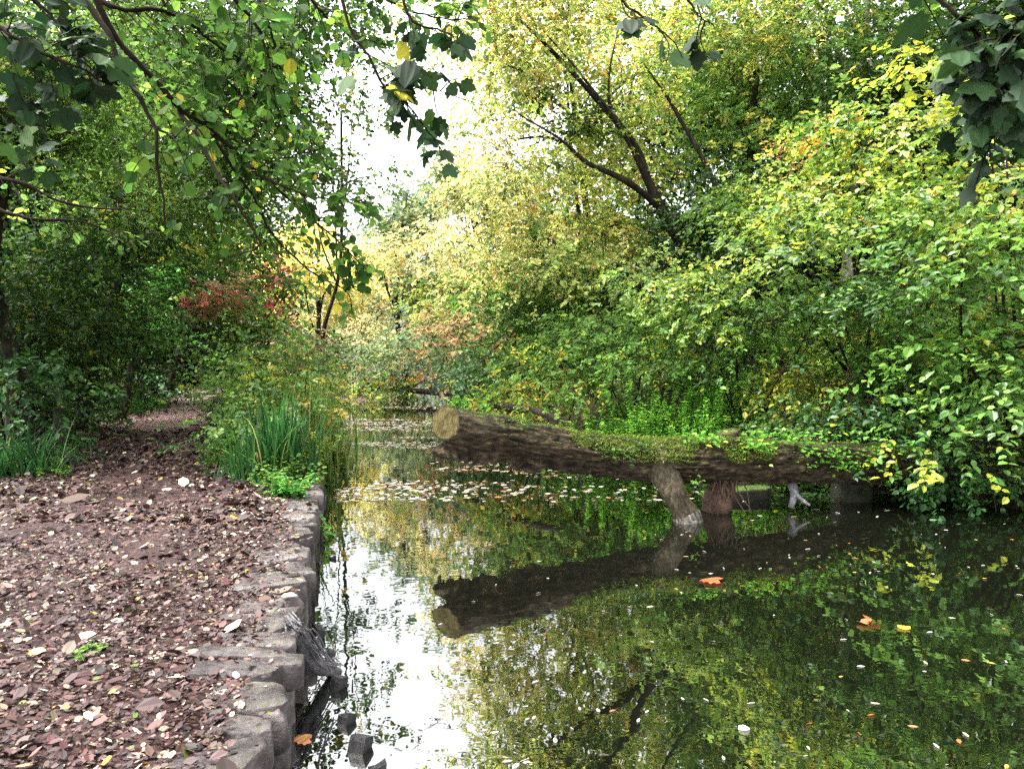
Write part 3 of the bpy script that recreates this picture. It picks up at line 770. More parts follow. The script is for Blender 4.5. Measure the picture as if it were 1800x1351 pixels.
shrub('hazel_bush', 'broad green hazel bush at the right edge hanging over the water', 'bush', [(1740, 300, 9.6, 120, 140, 1.0, 'hazel'), (1700, 480, 9.2, 130, 110, .9), (1670, 640, 9.0, 110, 80, .8), (1750, 740, 8.7, 110, 85, .8), (1830, 560, 8.6, 100, 190, .9), (1630, 770, 9.2, 70, 55, .6), (1690, 160, 10, 90, 80, .9, 'hazel')], 'hazelgreen', .098, 333, (1800, 10.2), RB, mat=M_HAZEL, dens=2.0, gap=.15, upbias=1.3, clump=.36, nst=9, sr=.022)
shrub('hazel_bush', 'green hazel bush with long arching pale shoots above the nettles', 'bush', [(1270, 510, 12.8, 120, 55, .9, 'hazel'), (1180, 480, 13.2, 90, 45, .8, 'hazel'), (1340, 570, 12.2, 110, 70, .9), (1450, 530, 11.4, 90, 70, .8), (1540, 560, 11.0, 90, 75, .7), (1410, 630, 11.4, 100, 55, .7, 'mid'), (1520, 650, 10.9, 90, 55, .6, 'mid'), (1250, 590, 12.8, 90, 60, .8, 'hazelgreen')], 'hazelgreen', .075, 334, (1320, 13), RB, mat=M_HAZEL, dens=2.1, gap=.15, clump=.36, nst=8, upbias=1.3)
shrub('green_bush', 'fine-leaved green bush left of the arching hazel', 'bush', [(1110, 560, 14.5, 100, 60, .9), (1040, 590, 15, 70, 50, .9), (1120, 620, 13.6, 90, 45, .8, 'bright')], 'mid', .06, 335, (1100, 14.5), RB, dens=3.0)
shrub('ivy_bush', 'dark ivy mound at the root end of the log', 'bush', [(1520, 720, 10.6, 90, 60, .6), (1600, 800, 10.3, 90, 55, .6), (1430, 715, 10.8, 60, 40, .5, 'darkgreen'), (1700, 830, 9.8, 100, 40, .6)], 'ivy', .075, 336, (1560, 11), RB, mat=M_GLOSS, dens=2.6)

# ------------------------------------------------------------------ herbs: upright stems with leaf pairs
def herb(name, label, cat, foot, spread, height, nst, leaf, pal, seed, group=None, tmpl=T_OVATE, lean=.15, z=None, mat=None):
    rg = np.random.default_rng(seed)
    foot = np.asarray(foot, float)
    e = empty(name, foot, label, cat, group)
    sm, P, A, Nn, S, cid = MB(), [], [], [], [], []
    for i in range(nst):
        o = np.array([rg.normal(0, spread), rg.normal(0, spread * .7), 0])
        s = foot + o
        if z is None: s[2] = float(ground_z(s[0], s[1])) - .02
        s[2] = max(s[2], WZ)
        h = height * rg.uniform(.6, 1.1)
        l = np.array([rg.normal(0, lean), rg.normal(0, lean), 1.0])
        k = s + l * h
        m = (s + k) / 2 + rg.normal(0, .03, 3)
        Q = smoothline([s, m, k], 10)
        sm.add(*tube(Q, np.linspace(.005, .002, 10), 4, cap=False), tint=(.06, .09, .03))
        n = max(4, int(h / (leaf * .42)))
        for j in range(n):
            f = (j + 1) / n
            p = s * (1 - f) ** 2 + 2 * m * f * (1 - f) + k * f * f
            a0 = rg.uniform(0, 6.28)
            for a in (a0, a0 + 3.14, a0 + 1.6):
                P.append(p); A.append([math.cos(a), math.sin(a), rg.normal(-.1, .25)])
                Nn.append([rg.normal(0, .3), rg.normal(0, .3), 1]); S.append(leaf * rg.uniform(.6, 1.2) * (1.15 - .4 * f))
    P, A, Nn, S = map(np.array, (P, A, Nn, S))
    sm.build('stems', M_LEAF, e, tinted=True)
    V, Fc, T = leaf_geo(P, A, Nn, S, np.clip(tints(rg, pal, len(P), .25), .005, .6), tmpl)
    link('leaves', V, [Fc], mat or M_LEAF, e, tint=T)
    return e


def on_ground(px, Y, dz=0.0):
    x = (px - 900) / F * Y
    return np.array([x, Y, float(ground_z(x, Y)) + dz])


NET = 'nettle patches behind the log'
NL = ['patch of bright green nettles above the log beside its upright stub', 'bright green nettles behind the log, directly above the propping limb',
      'low nettles behind the middle of the log left of the prop', 'nettle patch spilling over the top of the mossy right half of the log',
      'tall nettles between the fine-leaved bush and the brambles', 'thin nettles in front of the dry brambles']
for i, (px, Y, sp, h, n) in enumerate([(1270, 11.9, .4, .9, 80), (1160, 12.4, .45, 1.0, 90), (1060, 13.2, .45, .75, 70), (1370, 11.3, .34, .65, 54), (1215, 12.9, .55, 1.35, 100), (1450, 11.0, .3, .5, 36)]):
    herb('nettle_patch', NL[i], 'nettles', on_ground(px, Y), sp, h, n, .085, 'nettle' if i != 5 else 'mid', 401 + i, NET)
herb('bank_herb', 'vivid green fern-leaved herb growing behind the sawn end of the log', 'plant', at(815, 716, 10.2), .16, .16, 16, .06, 'nettle', 411, z=1, lean=.5)
herb('bank_herb', 'bright green herb trailing from the stone edge into the water', 'plant', on_z(515, 880, 0.0), .15, .3, 30, .07, 'emerald', 412, lean=.6)
herb('bank_herb', 'second green herb on the stones nearest the sedge', 'plant', on_z(470, 862, 0.0), .13, .24, 18, .06, 'bright', 413, lean=.5)
herb('bank_herb', 'leafy weeds on the path edge under the dark verge bush', 'plant', on_ground(405, 10.6), .2, .5, 30, .07, 'bright', 414, lean=.3)
herb('bank_herb', 'yellowing weeds standing at the water edge beyond the sedge', 'plant', on_ground(572, 13.2), .2, .7, 34, .07, 'weedyellow', 415, lean=.3)
herb('bank_herb', 'orange and green weeds at the water edge just past the sedge', 'plant', on_ground(548, 11.2), .16, .45, 26, .06, 'weedyellow', 416, lean=.4)
herb('bank_herb', 'tiny green weed growing among the leaves on the towpath', 'plant', on_z(140, 1148, 0.04), .05, .04, 7, .04, 'bright', 417, z=1, lean=.9)
herb('bank_herb', 'pale green verge weeds left of the far path', 'plant', on_ground(240, 20.5), .35, .4, 34, .09, 'emerald', 418, lean=.3)
herb('bank_herb', 'small light green weeds at the left path edge by the grass tuft', 'plant', on_ground(80, 9.8), .14, .18, 18, .06, 'bright', 419, lean=.5)
herb('tall_weed', 'tall yellow green weed stems rising from the verge', 'plant', on_ground(500, 13.6), .3, 1.15, 26, .06, 'weedyellow', 420, tmpl=T_NARROW, lean=.1)
herb('tall_weed', 'tall grey green weeds on the verge near the path edge', 'plant', on_ground(425, 12.8), .25, .9, 26, .07, 'hazelgreen', 421, tmpl=T_NARROW, lean=.15)


# ------------------------------------------------------------------ blades of sedge and grass
def blades(name, label, cat, foot, spread, height, n, width, pal, seed, lean=.35, group=None, droop=.5, z=None):
    rg = np.random.default_rng(seed)
    foot = np.asarray(foot, float)
    e = empty(name, foot, label, cat, group)
    V, T = [], []
    k = 7
    t = np.linspace(0, 1, k)
    Fc = []
    for half in range(2):
        pass
    tn = np.clip(tints(rg, pal, n, .25), .005, .6)
    for i in range(n):
        s = foot + np.array([rg.normal(0, spread), rg.normal(0, spread * .8), 0])
        s[2] = (float(ground_z(s[0], s[1])) if z is None else foot[2]) - .02
        s[2] = max(s[2], WZ - .05)
        h = height * rg.uniform(.45, 1.15)
        a = rg.uniform(0, 6.28)
        ln = abs(rg.normal(lean, lean * .6))
        dv = np.array([math.cos(a), math.sin(a), 0])
        dr = droop * ln * rg.uniform(.5, 1.8)
        pts = s + dv * (h * ln * t ** 1.6)[:, None] + np.array([0, 0, 1]) * (h * (t - dr * t ** 3))[:, None]
        sd = np.array([-dv[1], dv[0], 0]) + rg.normal(0, .3, 3) * np.array([1, 1, .2])
        w = width * rg.uniform(.6, 1.3) * np.sqrt(np.clip(1 - t, 0, 1)) * .5 + .0006
        V.append(np.concatenate([pts - sd * w[:, None], pts + sd * w[:, None]]))
        b = i * 2 * k
        for j in range(k - 1):
            Fc.append([b + j, b + j + 1, b + k + j + 1, b + k + j]); T.append(tn[i])
    link('blades', np.concatenate(V), [np.array(Fc)], M_LEAF, e, tint=np.array(T), smooth=True)
    return e


PAL['sedge'] = [(5, (.012, .055, .014)), (3, (.022, .085, .018)), (1, (.05, .13, .03)), (.4, (.18, .18, .05))]
PAL['palegrass'] = [(4, (.10, .15, .09)), (3, (.15, .2, .12)), (2, (.05, .10, .04))]
PAL['reed'] = [(4, (.09, .17, .03)), (3, (.17, .22, .05)), (3, (.04, .10, .02)), (.6, (.3, .24, .07))]
blades('sedge_clump', 'dense dark green sedge clump between the path and the canal', 'sedge', on_ground(487, 9.35), .21, 1.12, 360, .02, 'sedge', 501, .3)
blades('sedge_clump', 'smaller sedge clump beside the path with long drooping blades', 'sedge', on_ground(430, 9.6), .16, .62, 170, .02, 'sedge', 502, .55)
blades('sedge_clump', 'pale arching grass rising behind the dark sedge', 'grass', on_ground(445, 11.4), .2, .95, 120, .010, 'palegrass', 503, .5)
blades('reed_clump', 'yellow green reeds at the canal edge behind the sedge', 'reeds', on_ground(535, 11.9), .3, 1.3, 260, .012, 'reed', 504, .14)
blades('reed_clump', 'thin reeds farther along the verge beside the water', 'reeds', on_ground(560, 16), .35, 1.2, 220, .015, 'reed', 505, .15)
blades('reed_clump', 'short orange reeds standing in the water past the sedge', 'reeds', np.array([xL(13.5) + .25, 13.5, WZ]), .18, .5, 90, .012, 'weedyellow', 506, .3, z=1)
blades('grass_tuft', 'dark grass tuft with arching pale blades at the left edge', 'grass', on_ground(28, 9.9), .24, .85, 200, .02, 'sedge', 507, .55)
blades('grass_tuft', 'pale drooping grass between the left tuft and the path', 'grass', on_ground(78, 10.8), .22, .5, 200, .016, 'palegrass', 508, .8, droop=.8)
blades('grass_tuft', 'fine short grass at the far path bend', 'grass', on_ground(272, 23.5), .3, .3, 160, .02, 'sedge', 509, .4)

# ------------------------------------------------------------------ dry bramble stems
def stems(name, label, cat, c, ext, n, seed, r=.006, mat=None, arch=.5, group=None, leafpal=None):
    rg = np.random.default_rng(seed)
    e = empty(name, c, label, cat, group)
    mb = MB()
    for i in range(n):
        s = c + rg.uniform(-1, 1, 3) * ext * np.array([1, 1, .25])
        s[2] = float(ground_z(s[0], s[1]))
        a = rg.uniform(0, 6.28); ln = rg.uniform(.5, 1.3)
        k = s + np.array([math.cos(a) * ln, math.sin(a) * ln * .6 - .25, rg.uniform(-.15, .25)])
        m = (s + k) / 2 + np.array([rg.normal(0, .1), rg.normal(0, .1), arch * rg.uniform(.4, 1.3)])
        Q = smoothline([s, m, k], 12) + rg.normal(0, .012, (12, 3))
        mb.add(*tube(Q, np.linspace(r, r * .4, 12), 4, cap=False))
    mb.build('canes', mat or M_TWIG, e)
    return e


M_CANE = noise_mat('dry_cane', [(.10, .065, .045), (.2, .14, .10), (.3, .23, .17)], 10, (.6, .9), 0)
stems('bramble_thicket', 'tangle of dry brown bramble canes in front of the hazels', 'brambles', on_ground(1470, 12.0), np.array([.8, .4, 1]), 120, 521, .006, M_CANE, .75)
stems('bramble_thicket', 'thin dry canes drooping to the root end of the log', 'brambles', on_ground(1590, 10.6), np.array([.6, .3, 1]), 50, 522, .006, M_TWIG, .45)
stems('bramble_thicket', 'dark bramble canes arching down to the water under the right hazel', 'brambles', on_ground(1740, 9.7), np.array([.7, .25, 1]), 60, 523, .006, M_TWIG, .3)

# ------------------------------------------------------------------ wooden posts left of the path
for px, Y, ytop, rr, lab in [(101, 12.6, 648, .075, 'tallest dark wooden post standing left of the towpath'),
                            (137, 15.4, 640, .07, 'dark wooden post second along the towpath'),
                            (155, 17.0, 640, .08, 'dark wooden post farthest along, beside the low ivy bush'),
                            (18, 11.6, 650, .09, 'dark wooden post at the left edge behind the glossy bush')]:
    f = on_ground(px, Y, -.05)
    t = at(px, ytop, Y)
    h = t[2] - f[2]
    V, fs = tube(np.array([[0, 0, 0], [.005, 0, h * .5], [.0, .01, h * .97], [0, .01, h]]) + f, [rr * 1.05, rr, rr, rr * .8], 10, .08, 12)
    o = link('wooden_post', V, fs, M_POST)
    tag(o, lab, 'post', 'old posts along the towpath')


# ------------------------------------------------------------------ stones of the canal edge
def rock_geo(size, seed, sq=.55, rough=.09, n=26):
    """superellipsoid block, flat on top, worn"""
    rg = np.random.default_rng(seed)
    th = np.linspace(-math.pi / 2, math.pi / 2, n)
    ph = np.linspace(0, 2 * math.pi, 2 * n, endpoint=False)
    f = lambda c: np.sign(c) * np.abs(c) ** sq
    X = f(np.cos(th))[:, None] * f(np.cos(ph))[None]
    Y = f(np.cos(th))[:, None] * f(np.sin(ph))[None]
    Z = f(np.sin(th))[:, None] * np.ones_like(ph)[None]
    V = np.stack([X, Y, Z], -1).reshape(-1, 3)
    o = rg.uniform(-50, 50, 3)
    d = noise(V + o, 1.1) * rough + noise(V + o, 3.1) * rough * .45
    V = V * (1 + d[:, None])
    for a in range(11):                       # chipped planes
        nn = nz(rg.normal(size=3) * np.array([1, 1, .1]))
        dist = V @ nn
        lim = np.quantile(dist, rg.uniform(.86, .985))
        over = np.clip(dist - lim, 0, None)
        V = V - nn * (over * .93)[:, None]
    sk = rg.normal(0, .16, 2)
    V[:, 0] += sk[0] * V[:, 1]; V[:, 1] += sk[1] * V[:, 0]
    V = V * (1 + .02 * noise(V + o, 9.0))[:, None]
    V = V * np.asarray(size) / 2
    m = 2 * n
    i = np.arange(n - 1)[:, None] * m; j = np.arange(m)[None]; k = (j + 1) % m
    return V, [np.stack([i + j, i + k, i + m + k, i + m + j], -1).reshape(-1, 4)]


def stone(name, label, c, size, rz, seed, mat=None, group=None, tilt=0.0, cat='stone', **kw):
    kw.setdefault('sq', .24); kw.setdefault('rough', .07)
    V, fs = rock_geo(size, seed, **kw)
    o = link(name, V, fs, mat or M_STONE, smooth=True)
    o.location = tuple(c); o.rotation_euler = (tilt, tilt * .6, rz)
    return tag(o, label, cat, group)


rg = np.random.default_rng(77)
ORD = ['first', 'second', 'third', 'fourth', 'fifth', 'sixth', 'seventh', 'eighth', 'ninth', 'tenth', 'eleventh', 'twelfth', 'thirteenth', 'fourteenth', 'fifteenth',
       'sixteenth', 'seventeenth', 'eighteenth', 'nineteenth', 'twentieth', 'twenty-first', 'twenty-second', 'twenty-third', 'twenty-fourth', 'twenty-fifth', 'twenty-sixth', 'twenty-seventh', 'twenty-eighth', 'twenty-ninth', 'thirtieth']
yaw = math.atan(.217)
y = 2.55; i = 0
while y < 9.3:
    ln = rg.choice([.14, .2, .26, .38]) * rg.uniform(.85, 1.15); w = rg.uniform(.3, .52)
    cx = float(xL(y + ln / 2)) - w / 2 - .02 + rg.uniform(-.035, .03)
    stone('edge_stone', f'{ORD[i]} coping stone of the canal edge, counted from the nearest', (cx, y + ln / 2, -.045 + rg.uniform(-.01, .016)), (w, ln * rg.uniform(.93, 1.02), .2), yaw + rg.normal(0, .14), 800 + i,
          group='coping stones along the canal edge', tilt=rg.normal(0, .02))
    y += ln * 1.0; i += 1
# lower course, in the wall face under the coping
y = 2.5; i = 0
while y < 9.5:
    ln = rg.uniform(.28, .5)
    cx = float(xL(y + ln / 2)) - .19 + rg.uniform(-.03, .02)
    stone('wall_stone', f'{ORD[i]} dark wall stone below the coping, counted from the nearest', (cx, y + ln / 2, -.265), (.34, ln * .98, .34), yaw + rg.normal(0, .04), 850 + i, group='wall stones under the coping')
    y += ln; i += 1
# stones set back from the edge, half in the path
for px, py, sx, sy, lab in [(462, 1131, .30, .17, 'flat reddish stone set back from the edge beside the splintered timber'),
                            (455, 1075, .26, .16, 'low rounded stone bedded in fallen leaves just before the broken edge'),
                            (495, 1165, .2, .15, 'purple grey stone behind the splintered timber'),
                            (425, 1085, .22, .13, 'half buried stone in the path beside the low rounded one'),
                            (462, 895, .22, .16, 'loose stone beside the bright trailing herb'),
                            (445, 884, .2, .12, 'flat pale stone at the foot of the smaller sedge'),
                            (400, 868, .14, .1, 'small pale stone at the path edge beside the sedge'),
                            (440, 1235, .3, .2, 'wide flat slab sunk in the path at the near bend of the edge'),
                            (488, 970, .34, .2, 'broad pale slab inland of the coping before the bright herb'),
                            (430, 1130, .2, .16, 'small slab inland of the flat reddish stone'),
                            (508, 1010, .3, .15, 'long thin stone lying flat behind the coping')]:
    c = on_z(px, py, .03)
    stone('edge_stone', lab, (c[0], c[1], -.012), (sx * 1.15, sy * 1.2, .14), yaw + rg.normal(0, .1), int(px * 7 + py), group='loose stones beside the coping')

# black timber piles standing in the water
for i, (px, py, w, h, lab) in enumerate([(558, 1122, .085, .17, 'black pile stub touching the splintered grey timber'),
                                         (579, 1156, .07, .10, 'low black pile stub just past the splintered grey timber'),
                                         (594, 1208, .085, .13, 'black pile stub third from the splintered timber'),
                                         (609, 1268, .085, .09, 'slanting black pile stub standing in white reflected sky'),
                                         (632, 1316, .105, .13, 'largest black pile stub close to the bottom of the photo'),
                                         (663, 1350, .08, .04, 'black pile stub cut by the bottom of the photo'),
                                         (585, 982, .06, .05, 'tiny black pile tip in the water past the broken edge')]):
    c = on_z(px, py, WZ)
    rr = np.random.default_rng(900 + i)
    h *= .5; w *= .8
    P = np.array([[0, 0, -.5], [0, 0, -.1], [0, 0, 0], [.004, 0, h * .7], [.006, .004, h]])
    V, fs = tube(P, [w * .72, w * .72, w * .7, w * .7, w * .66], 4, .07, 14)
    th = rr.uniform(0, 1.5)
    top = V[:, 2] > h * .9
    V[top, 2] += V[top, 0] * rr.normal(0, .5)
    o = link('timber_pile', V, fs, M_PILE)
    o.location = tuple(c); o.rotation_euler = (rr.normal(0, .08), rr.normal(0, .12), th)
    tag(o, lab, 'post', 'black pile stubs along the canal edge')

# splintered grey timber lying over the edge
e = empty('splintered_timber', on_z(540, 1150, -.2), 'grey splintered timber bent over the broken canal edge into the water', 'driftwood')
spine = [on_z(512, 1110, .02), on_z(528, 1125, -.06), on_z(543, 1150, -.16), on_z(560, 1172, -.24), on_z(592, 1182, -.36)]
P = smoothline(spine, 26)
V, fs = tube(P, np.interp(np.linspace(0, 1, 26), [0, .25, .5, .8, 1], [.045, .04, .032, .036, .03]), 16, .28, 22)
link('core', V, fs, M_GREYWOOD, e, smooth=True)
mb = MB()
for i in range(70):
    o_ = rg.normal(0, 1, 3) * np.array([.045, .03, .02])
    a, b = sorted(rg.uniform(-.12, 1.06, 2))
    idx = np.clip((np.linspace(a, b, 7) * 25).astype(int), 0, 25)
    Q = P[idx] + o_ + np.array([0, 0, .03]) + (np.linspace(a, b, 7)[:, None] < 0) * np.array([-.06, .05, .03])
    Q = Q + rg.normal(0, .004, Q.shape) + np.linspace(0, 1, 7)[:, None] * rg.normal(0, .012, 3)
    if len(np.unique(idx)) < 3: continue
    mb.add(*tube(smoothline(Q[np.r_[0, np.where(np.diff(idx) > 0)[0] + 1]], 8), np.linspace(.006, .003, 8), 4, .2, 30))
mb.build('splinters', M_GREYWOOD, e)

# ------------------------------------------------------------------ the fallen log
ax_px = [(783, 743, 8.78, .192), (850, 763, 8.86, .205), (920, 778, 8.95, .21), (1000, 794, 9.03, .212), (1100, 808, 9.14, .22), (1180, 811, 9.22, .235), (1260, 810, 9.34, .25), (1340, 810, 9.5, .25), (1430, 811, 9.72, .245), (1520, 814, 9.95, .25), (1640, 820, 10.35, .26)]
AX = np.array([np.r_[at(a, b, c), d] for a, b, c, d in ax_px])
nl, seg = 400, 120
S = smoothline(AX, nl)
P, R = S[:, :3], S[:, 3]
base = P[252].copy(); base[2] = WZ
log = empty('fallen_log', base, 'huge mossy fallen log with a sawn end jutting across the canal', 'log')
T = nz(np.gradient(P, axis=0))
up = np.array([0, 0, 1.0])
A = nz(np.cross(T, up)); B = np.cross(A, T)            # A points toward the camera side or away
if A[:, 1].mean() > 0: A = -A; 
th = np.arange(seg) * 2 * math.pi / seg
dirs = A[:, None] * np.cos(th)[None, :, None] + B[:, None] * np.sin(th)[None, :, None]
s_len = np.r_[0, np.cumsum(np.linalg.norm(np.diff(P, axis=0), axis=1))]
q3 = np.stack([s_len[:, None] * 1.6 + 0 * th, np.cos(th)[None] * 2.2 + 0 * s_len[:, None], np.sin(th)[None] * 2.2 + 0 * s_len[:, None]], -1)
lump = noise(q3, .9) * .05 + noise(q3 * np.array([.6, 3, 3]), 1.6) * .035 + np.abs(noise(q3 * np.array([1.3, 5, 5]), 2.3)) * .09 + np.abs(noise(q3 * np.array([1.0, 6, 6]), 4.1)) * .05 - .05 + noise(q3, 7.0) * .022 + .05 * noise(q3 * np.array([.5, 1, 1]), .55)
prg = np.random.default_rng(8)
ncell = 1500
cs, ct = prg.uniform(0, s_len[-1], ncell), prg.uniform(0, 2 * math.pi, ncell)
ch = prg.uniform(-.5, 1, ncell)
plate = np.zeros_like(lump)
for a in range(nl):
    near = np.where(np.abs(cs - s_len[a]) < .35)[0]
    wob = .03 * noise(q3[a], 2.2)
    dt = np.abs(np.mod(th[:, None] - ct[near][None] + math.pi, 2 * math.pi) - math.pi) * .26 / .045
    d_ = np.sqrt(((s_len[a] + wob[:, None] - cs[near][None]) / .15) ** 2 + dt ** 2)
    o_ = np.argsort(d_, axis=1)[:, :2]
    d1 = np.take_along_axis(d_, o_[:, :1], 1)[:, 0]; d2 = np.take_along_axis(d_, o_[:, 1:2], 1)[:, 0]
    plate[a] = np.clip((d2 - d1) / .35, 0, 1) ** .6 * (.075 + .05 * ch[near][o_[:, 0]])
bare = np.clip((s_len - .25) / .4, .15, 1)[:, None]
lump = lump + (plate - .06) * bare
fade = np.clip(s_len / .5, .45, 1)[:, None]
knob = .30 * np.exp(-((s_len[:, None] - s_len[249]) / .16) ** 2 - ((np.mod(th - 1.25 + 3.14, 6.28) - 3.14)[None] / .42) ** 2)
under = -.10 * np.clip(-np.sin(th), 0, 1)[None] * np.clip((s_len[:, None] - .2) / .5, 0, 1) * 0
rad = R[:, None] * (1 + lump * fade + knob)
V = P[:, None] + dirs * rad[:, :, None]
# oblique saw cut
shear = .72 * rad[:, :, None] * np.cos(th)[None, :, None] * np.clip(1 - s_len / 1.0, 0, 1)[:, None, None] * T[:, None]
V = V + shear
i = np.arange(nl - 1)[:, None] * seg; j = np.arange(seg)[None]; k = (j + 1) % seg
quads = np.stack([i + j, i + k, i + seg + k, i + seg + j], -1).reshape(-1, 4)
link('bark', V.reshape(-1, 3), [quads, (np.arange(seg) + (nl - 1) * seg)[None]], M_LOGBARK, log, smooth=True)
# sawn face: concentric rings with a slight roughness
c0 = P[0]
ringv = [c0 - T[0] * .006]
for f in (.2, .4, .6, .8, .92):
    r_ = c0 + (V[0] - c0) * f - T[0] * (.006 + .004 * noise(V[0] * 9 * f, 1.0))[:, None]
    ringv += list(r_)
ringv += list(V[0])
ringv = np.array(ringv)
tri = np.array([[0, 1 + (a + 1) % seg, 1 + a] for a in range(seg)])
qd = []
for rr_ in range(5):
    o0 = 1 + rr_ * seg
    qd += [[o0 + a, o0 + (a + 1) % seg, o0 + seg + (a + 1) % seg, o0 + seg + a] for a in range(seg)]
cutobj = link('sawn_face', ringv, [tri, np.array(qd)], [M_CUT, M_LOGBARK], log, np.r_[np.zeros(len(tri) + 4 * seg), np.ones(seg)])
# torn slab hanging under the sawn end
slab = smoothline([np.r_[at(762, 794, 8.95), .04], np.r_[at(785, 789, 8.9), .12], np.r_[at(830, 783, 8.9), .15], np.r_[at(890, 792, 8.95), .16], np.r_[at(980, 806, 9.05), .12]], 60)
def ragged(r, th):
    jag = np.random.default_rng(4).uniform(.55, 1.3, r.shape[0])
    jag = np.convolve(jag, [.25, .5, .25], 'same')
    return r * (1 + (np.sin(th)[None] < -.2) * (jag[:, None] - .9) * 1.0) * (1 + .12 * np.sin(5 * th + np.arange(len(r))[:, None] * .3))
link('torn_bark', *tube(slab[:, :3], slab[:, 3], 20, .18, 12, ring_fn=ragged), M_LOGBARK, log, smooth=False)
mb = MB()
for px, py, ln, r_ in [(771, 800, .12, .03), (790, 803, .09, .022), (885, 806, .10, .035), (838, 801, .07, .02), (930, 812, .06, .02)]:
    p = at(px, py, 8.92)
    link('splinter', *tube([p + np.array([0, 0, .06]), p, p + np.array([.01, 0, -ln * .6]), p + np.array([.02, 0, -ln])], [r_ * 1.3, r_, r_ * .6, .003], 6, .3, 20), M_LOGBARK, log)
# broken limb that props the log in the water
pr = [np.r_[at(1146, 806, 9.24), .21], np.r_[at(1163, 830, 9.04), .175], np.r_[at(1184, 866, 8.92), .15], np.r_[at(1204, 905, 8.88), .155], np.r_[at(1216, 945, 8.88), .17]]
pr = smoothline(pr, 80)
def grooves(r, th):
    k_ = np.arange(len(r))[:, None]
    g = np.abs(np.sin(th[None] * 8 + .5 * np.sin(k_ * .23) + .3 * np.sin(th[None] * 3)))
    h_ = .5 + .5 * np.sin(k_ * .9 + 2 * np.sin(th[None] * 4))
    return r * (.9 + .13 * g ** .5 * (.6 + .4 * h_))
prop = link('broken_limb', *tube(pr[:, :3], pr[:, 3], 48, .2, 9, ring_fn=grooves), M_PROP, log, smooth=True)
# bleached foot of the limb at the water line
ft_ = np.vstack([pr[58:70]]).copy(); ft_[:, 3] *= np.linspace(1.0, 1.09, len(ft_)); ft_[0, 3] *= .9
link('bleached_foot', *tube(ft_[:, :3], ft_[:, 3], 48, .2, 9, ring_fn=grooves), M_FOOT, log, smooth=True)
# upright stub on top
st = [np.r_[at(1292, 800, 9.45), .17], np.r_[at(1285, 775, 9.42), .14], np.r_[at(1281, 757, 9.4), .11]]
st = smoothline(st, 20)
link('stub', *tube(st[:, :3], st[:, 3], 20, .14, 10), M_LOGBARK, log, smooth=True)
# root and soil mass hanging to the water
ro = smoothline([np.r_[at(1262, 820, 9.5), .2], np.r_[at(1266, 850, 9.45), .17], np.r_[at(1262, 880, 9.42), .15], np.r_[at(1255, 905, 9.4), .12]], 24)
link('root_mass', *tube(ro[:, :3], ro[:, 3], 20, .3, 12), M_ROOT, log, smooth=True)
mb = MB()
for a in range(34):
    s = at(1235 + rg.uniform(0, 60), 828 + rg.uniform(0, 20), 9.28)
    k = s + np.array([rg.normal(0, .12), rg.normal(-.03, .05), -rg.uniform(.15, .5)])
    k[2] = max(k[2], WZ - .02)
    m = (s + k) / 2 + rg.normal(0, .05, 3)
    mb.add(*tube(smoothline([s, m, k], 9), np.linspace(.011, .004, 9), 5, .2, 20))
mb.build('hanging_roots', M_ROOT, log)
# moss: thousands of tiny upright tufts on the upper bark, in patches
mrg = np.random.default_rng(19)
m = 60000
si = mrg.integers(6, nl - 1, m); ti = mrg.uniform(.12, math.pi - .1, m)
tidx = (ti / (2 * math.pi) * seg).astype(int) % seg
pp = V[si, tidx] + mrg.normal(0, .012, (m, 3)) + dirs[si, tidx] * .004
keep = (noise(pp, 2.6) + .62 * (np.sin(ti) - .42) + .4 * noise(pp, 8) > .02) & ~((s_len[si] < .32))
pp, dd = pp[keep], dirs[si, tidx][keep]
m = len(pp)
PAL['moss'] = [(4, (.085, .14, .018)), (3, (.14, .20, .025)), (3, (.045, .08, .014)), (1, (.17, .17, .04))]
Vm, Fm, Tm = leaf_geo(pp, dd + mrg.normal(0, .6, (m, 3)), mrg.normal(0, 1, (m, 3)), .017 * np.exp(mrg.normal(0, .3, m)), np.clip(tints(mrg, 'moss', m), .01, .5), T_RHOMB)
link('moss', Vm, [Fm], M_LEAF, log, tint=Tm)
# small ferns and ivy rooted on the log
def log_herb(name, label, spots, leaf, pal, seed):
    r_ = np.random.default_rng(seed)
    P_, A_, N_, S_ = [], [], [], []
    for px, py, Yd, n, rx, ry in spots:
        for a in range(n):
            p = at(px + r_.normal(0, rx), py + r_.normal(0, ry), Yd + r_.normal(0, .04))
            an = r_.uniform(0, 6.28)
            P_.append(p); A_.append([math.cos(an), math.sin(an) - .4, r_.normal(-.15, .3)]); N_.append([r_.normal(0, .3), -.4, 1]); S_.append(leaf * r_.uniform(.5, 1.3))
    V_, F_, T_ = leaf_geo(np.array(P_), np.array(A_), np.array(N_), np.array(S_), np.clip(tints(r_, pal, len(P_)), .01, .5), T_OVATE)
    return link(name, V_, [F_], M_LEAF, log, tint=T_)
log_herb('ivy_leaves', 'ivy sprigs growing on the log face left of the propping limb', [(1000, 768, 8.95, 40, 30, 5), (900, 742, 8.8, 24, 22, 4), (1065, 790, 8.86, 40, 14, 8), (1105, 797, 8.86, 34, 14, 7), (1128, 778, 8.95, 24, 10, 6)], .055, 'ivy', 71)
log_herb('fern_leaves', 'bright green leaves hanging over the right half of the log', [(1330, 782, 9.2, 110, 26, 12), (1440, 800, 9.4, 110, 28, 14), (1400, 765, 9.45, 120, 50, 7), (1480, 815, 9.5, 90, 24, 14), (1240, 772, 9.15, 60, 22, 7), (1540, 800, 9.6, 110, 30, 20)], .065, 'nettle', 72)
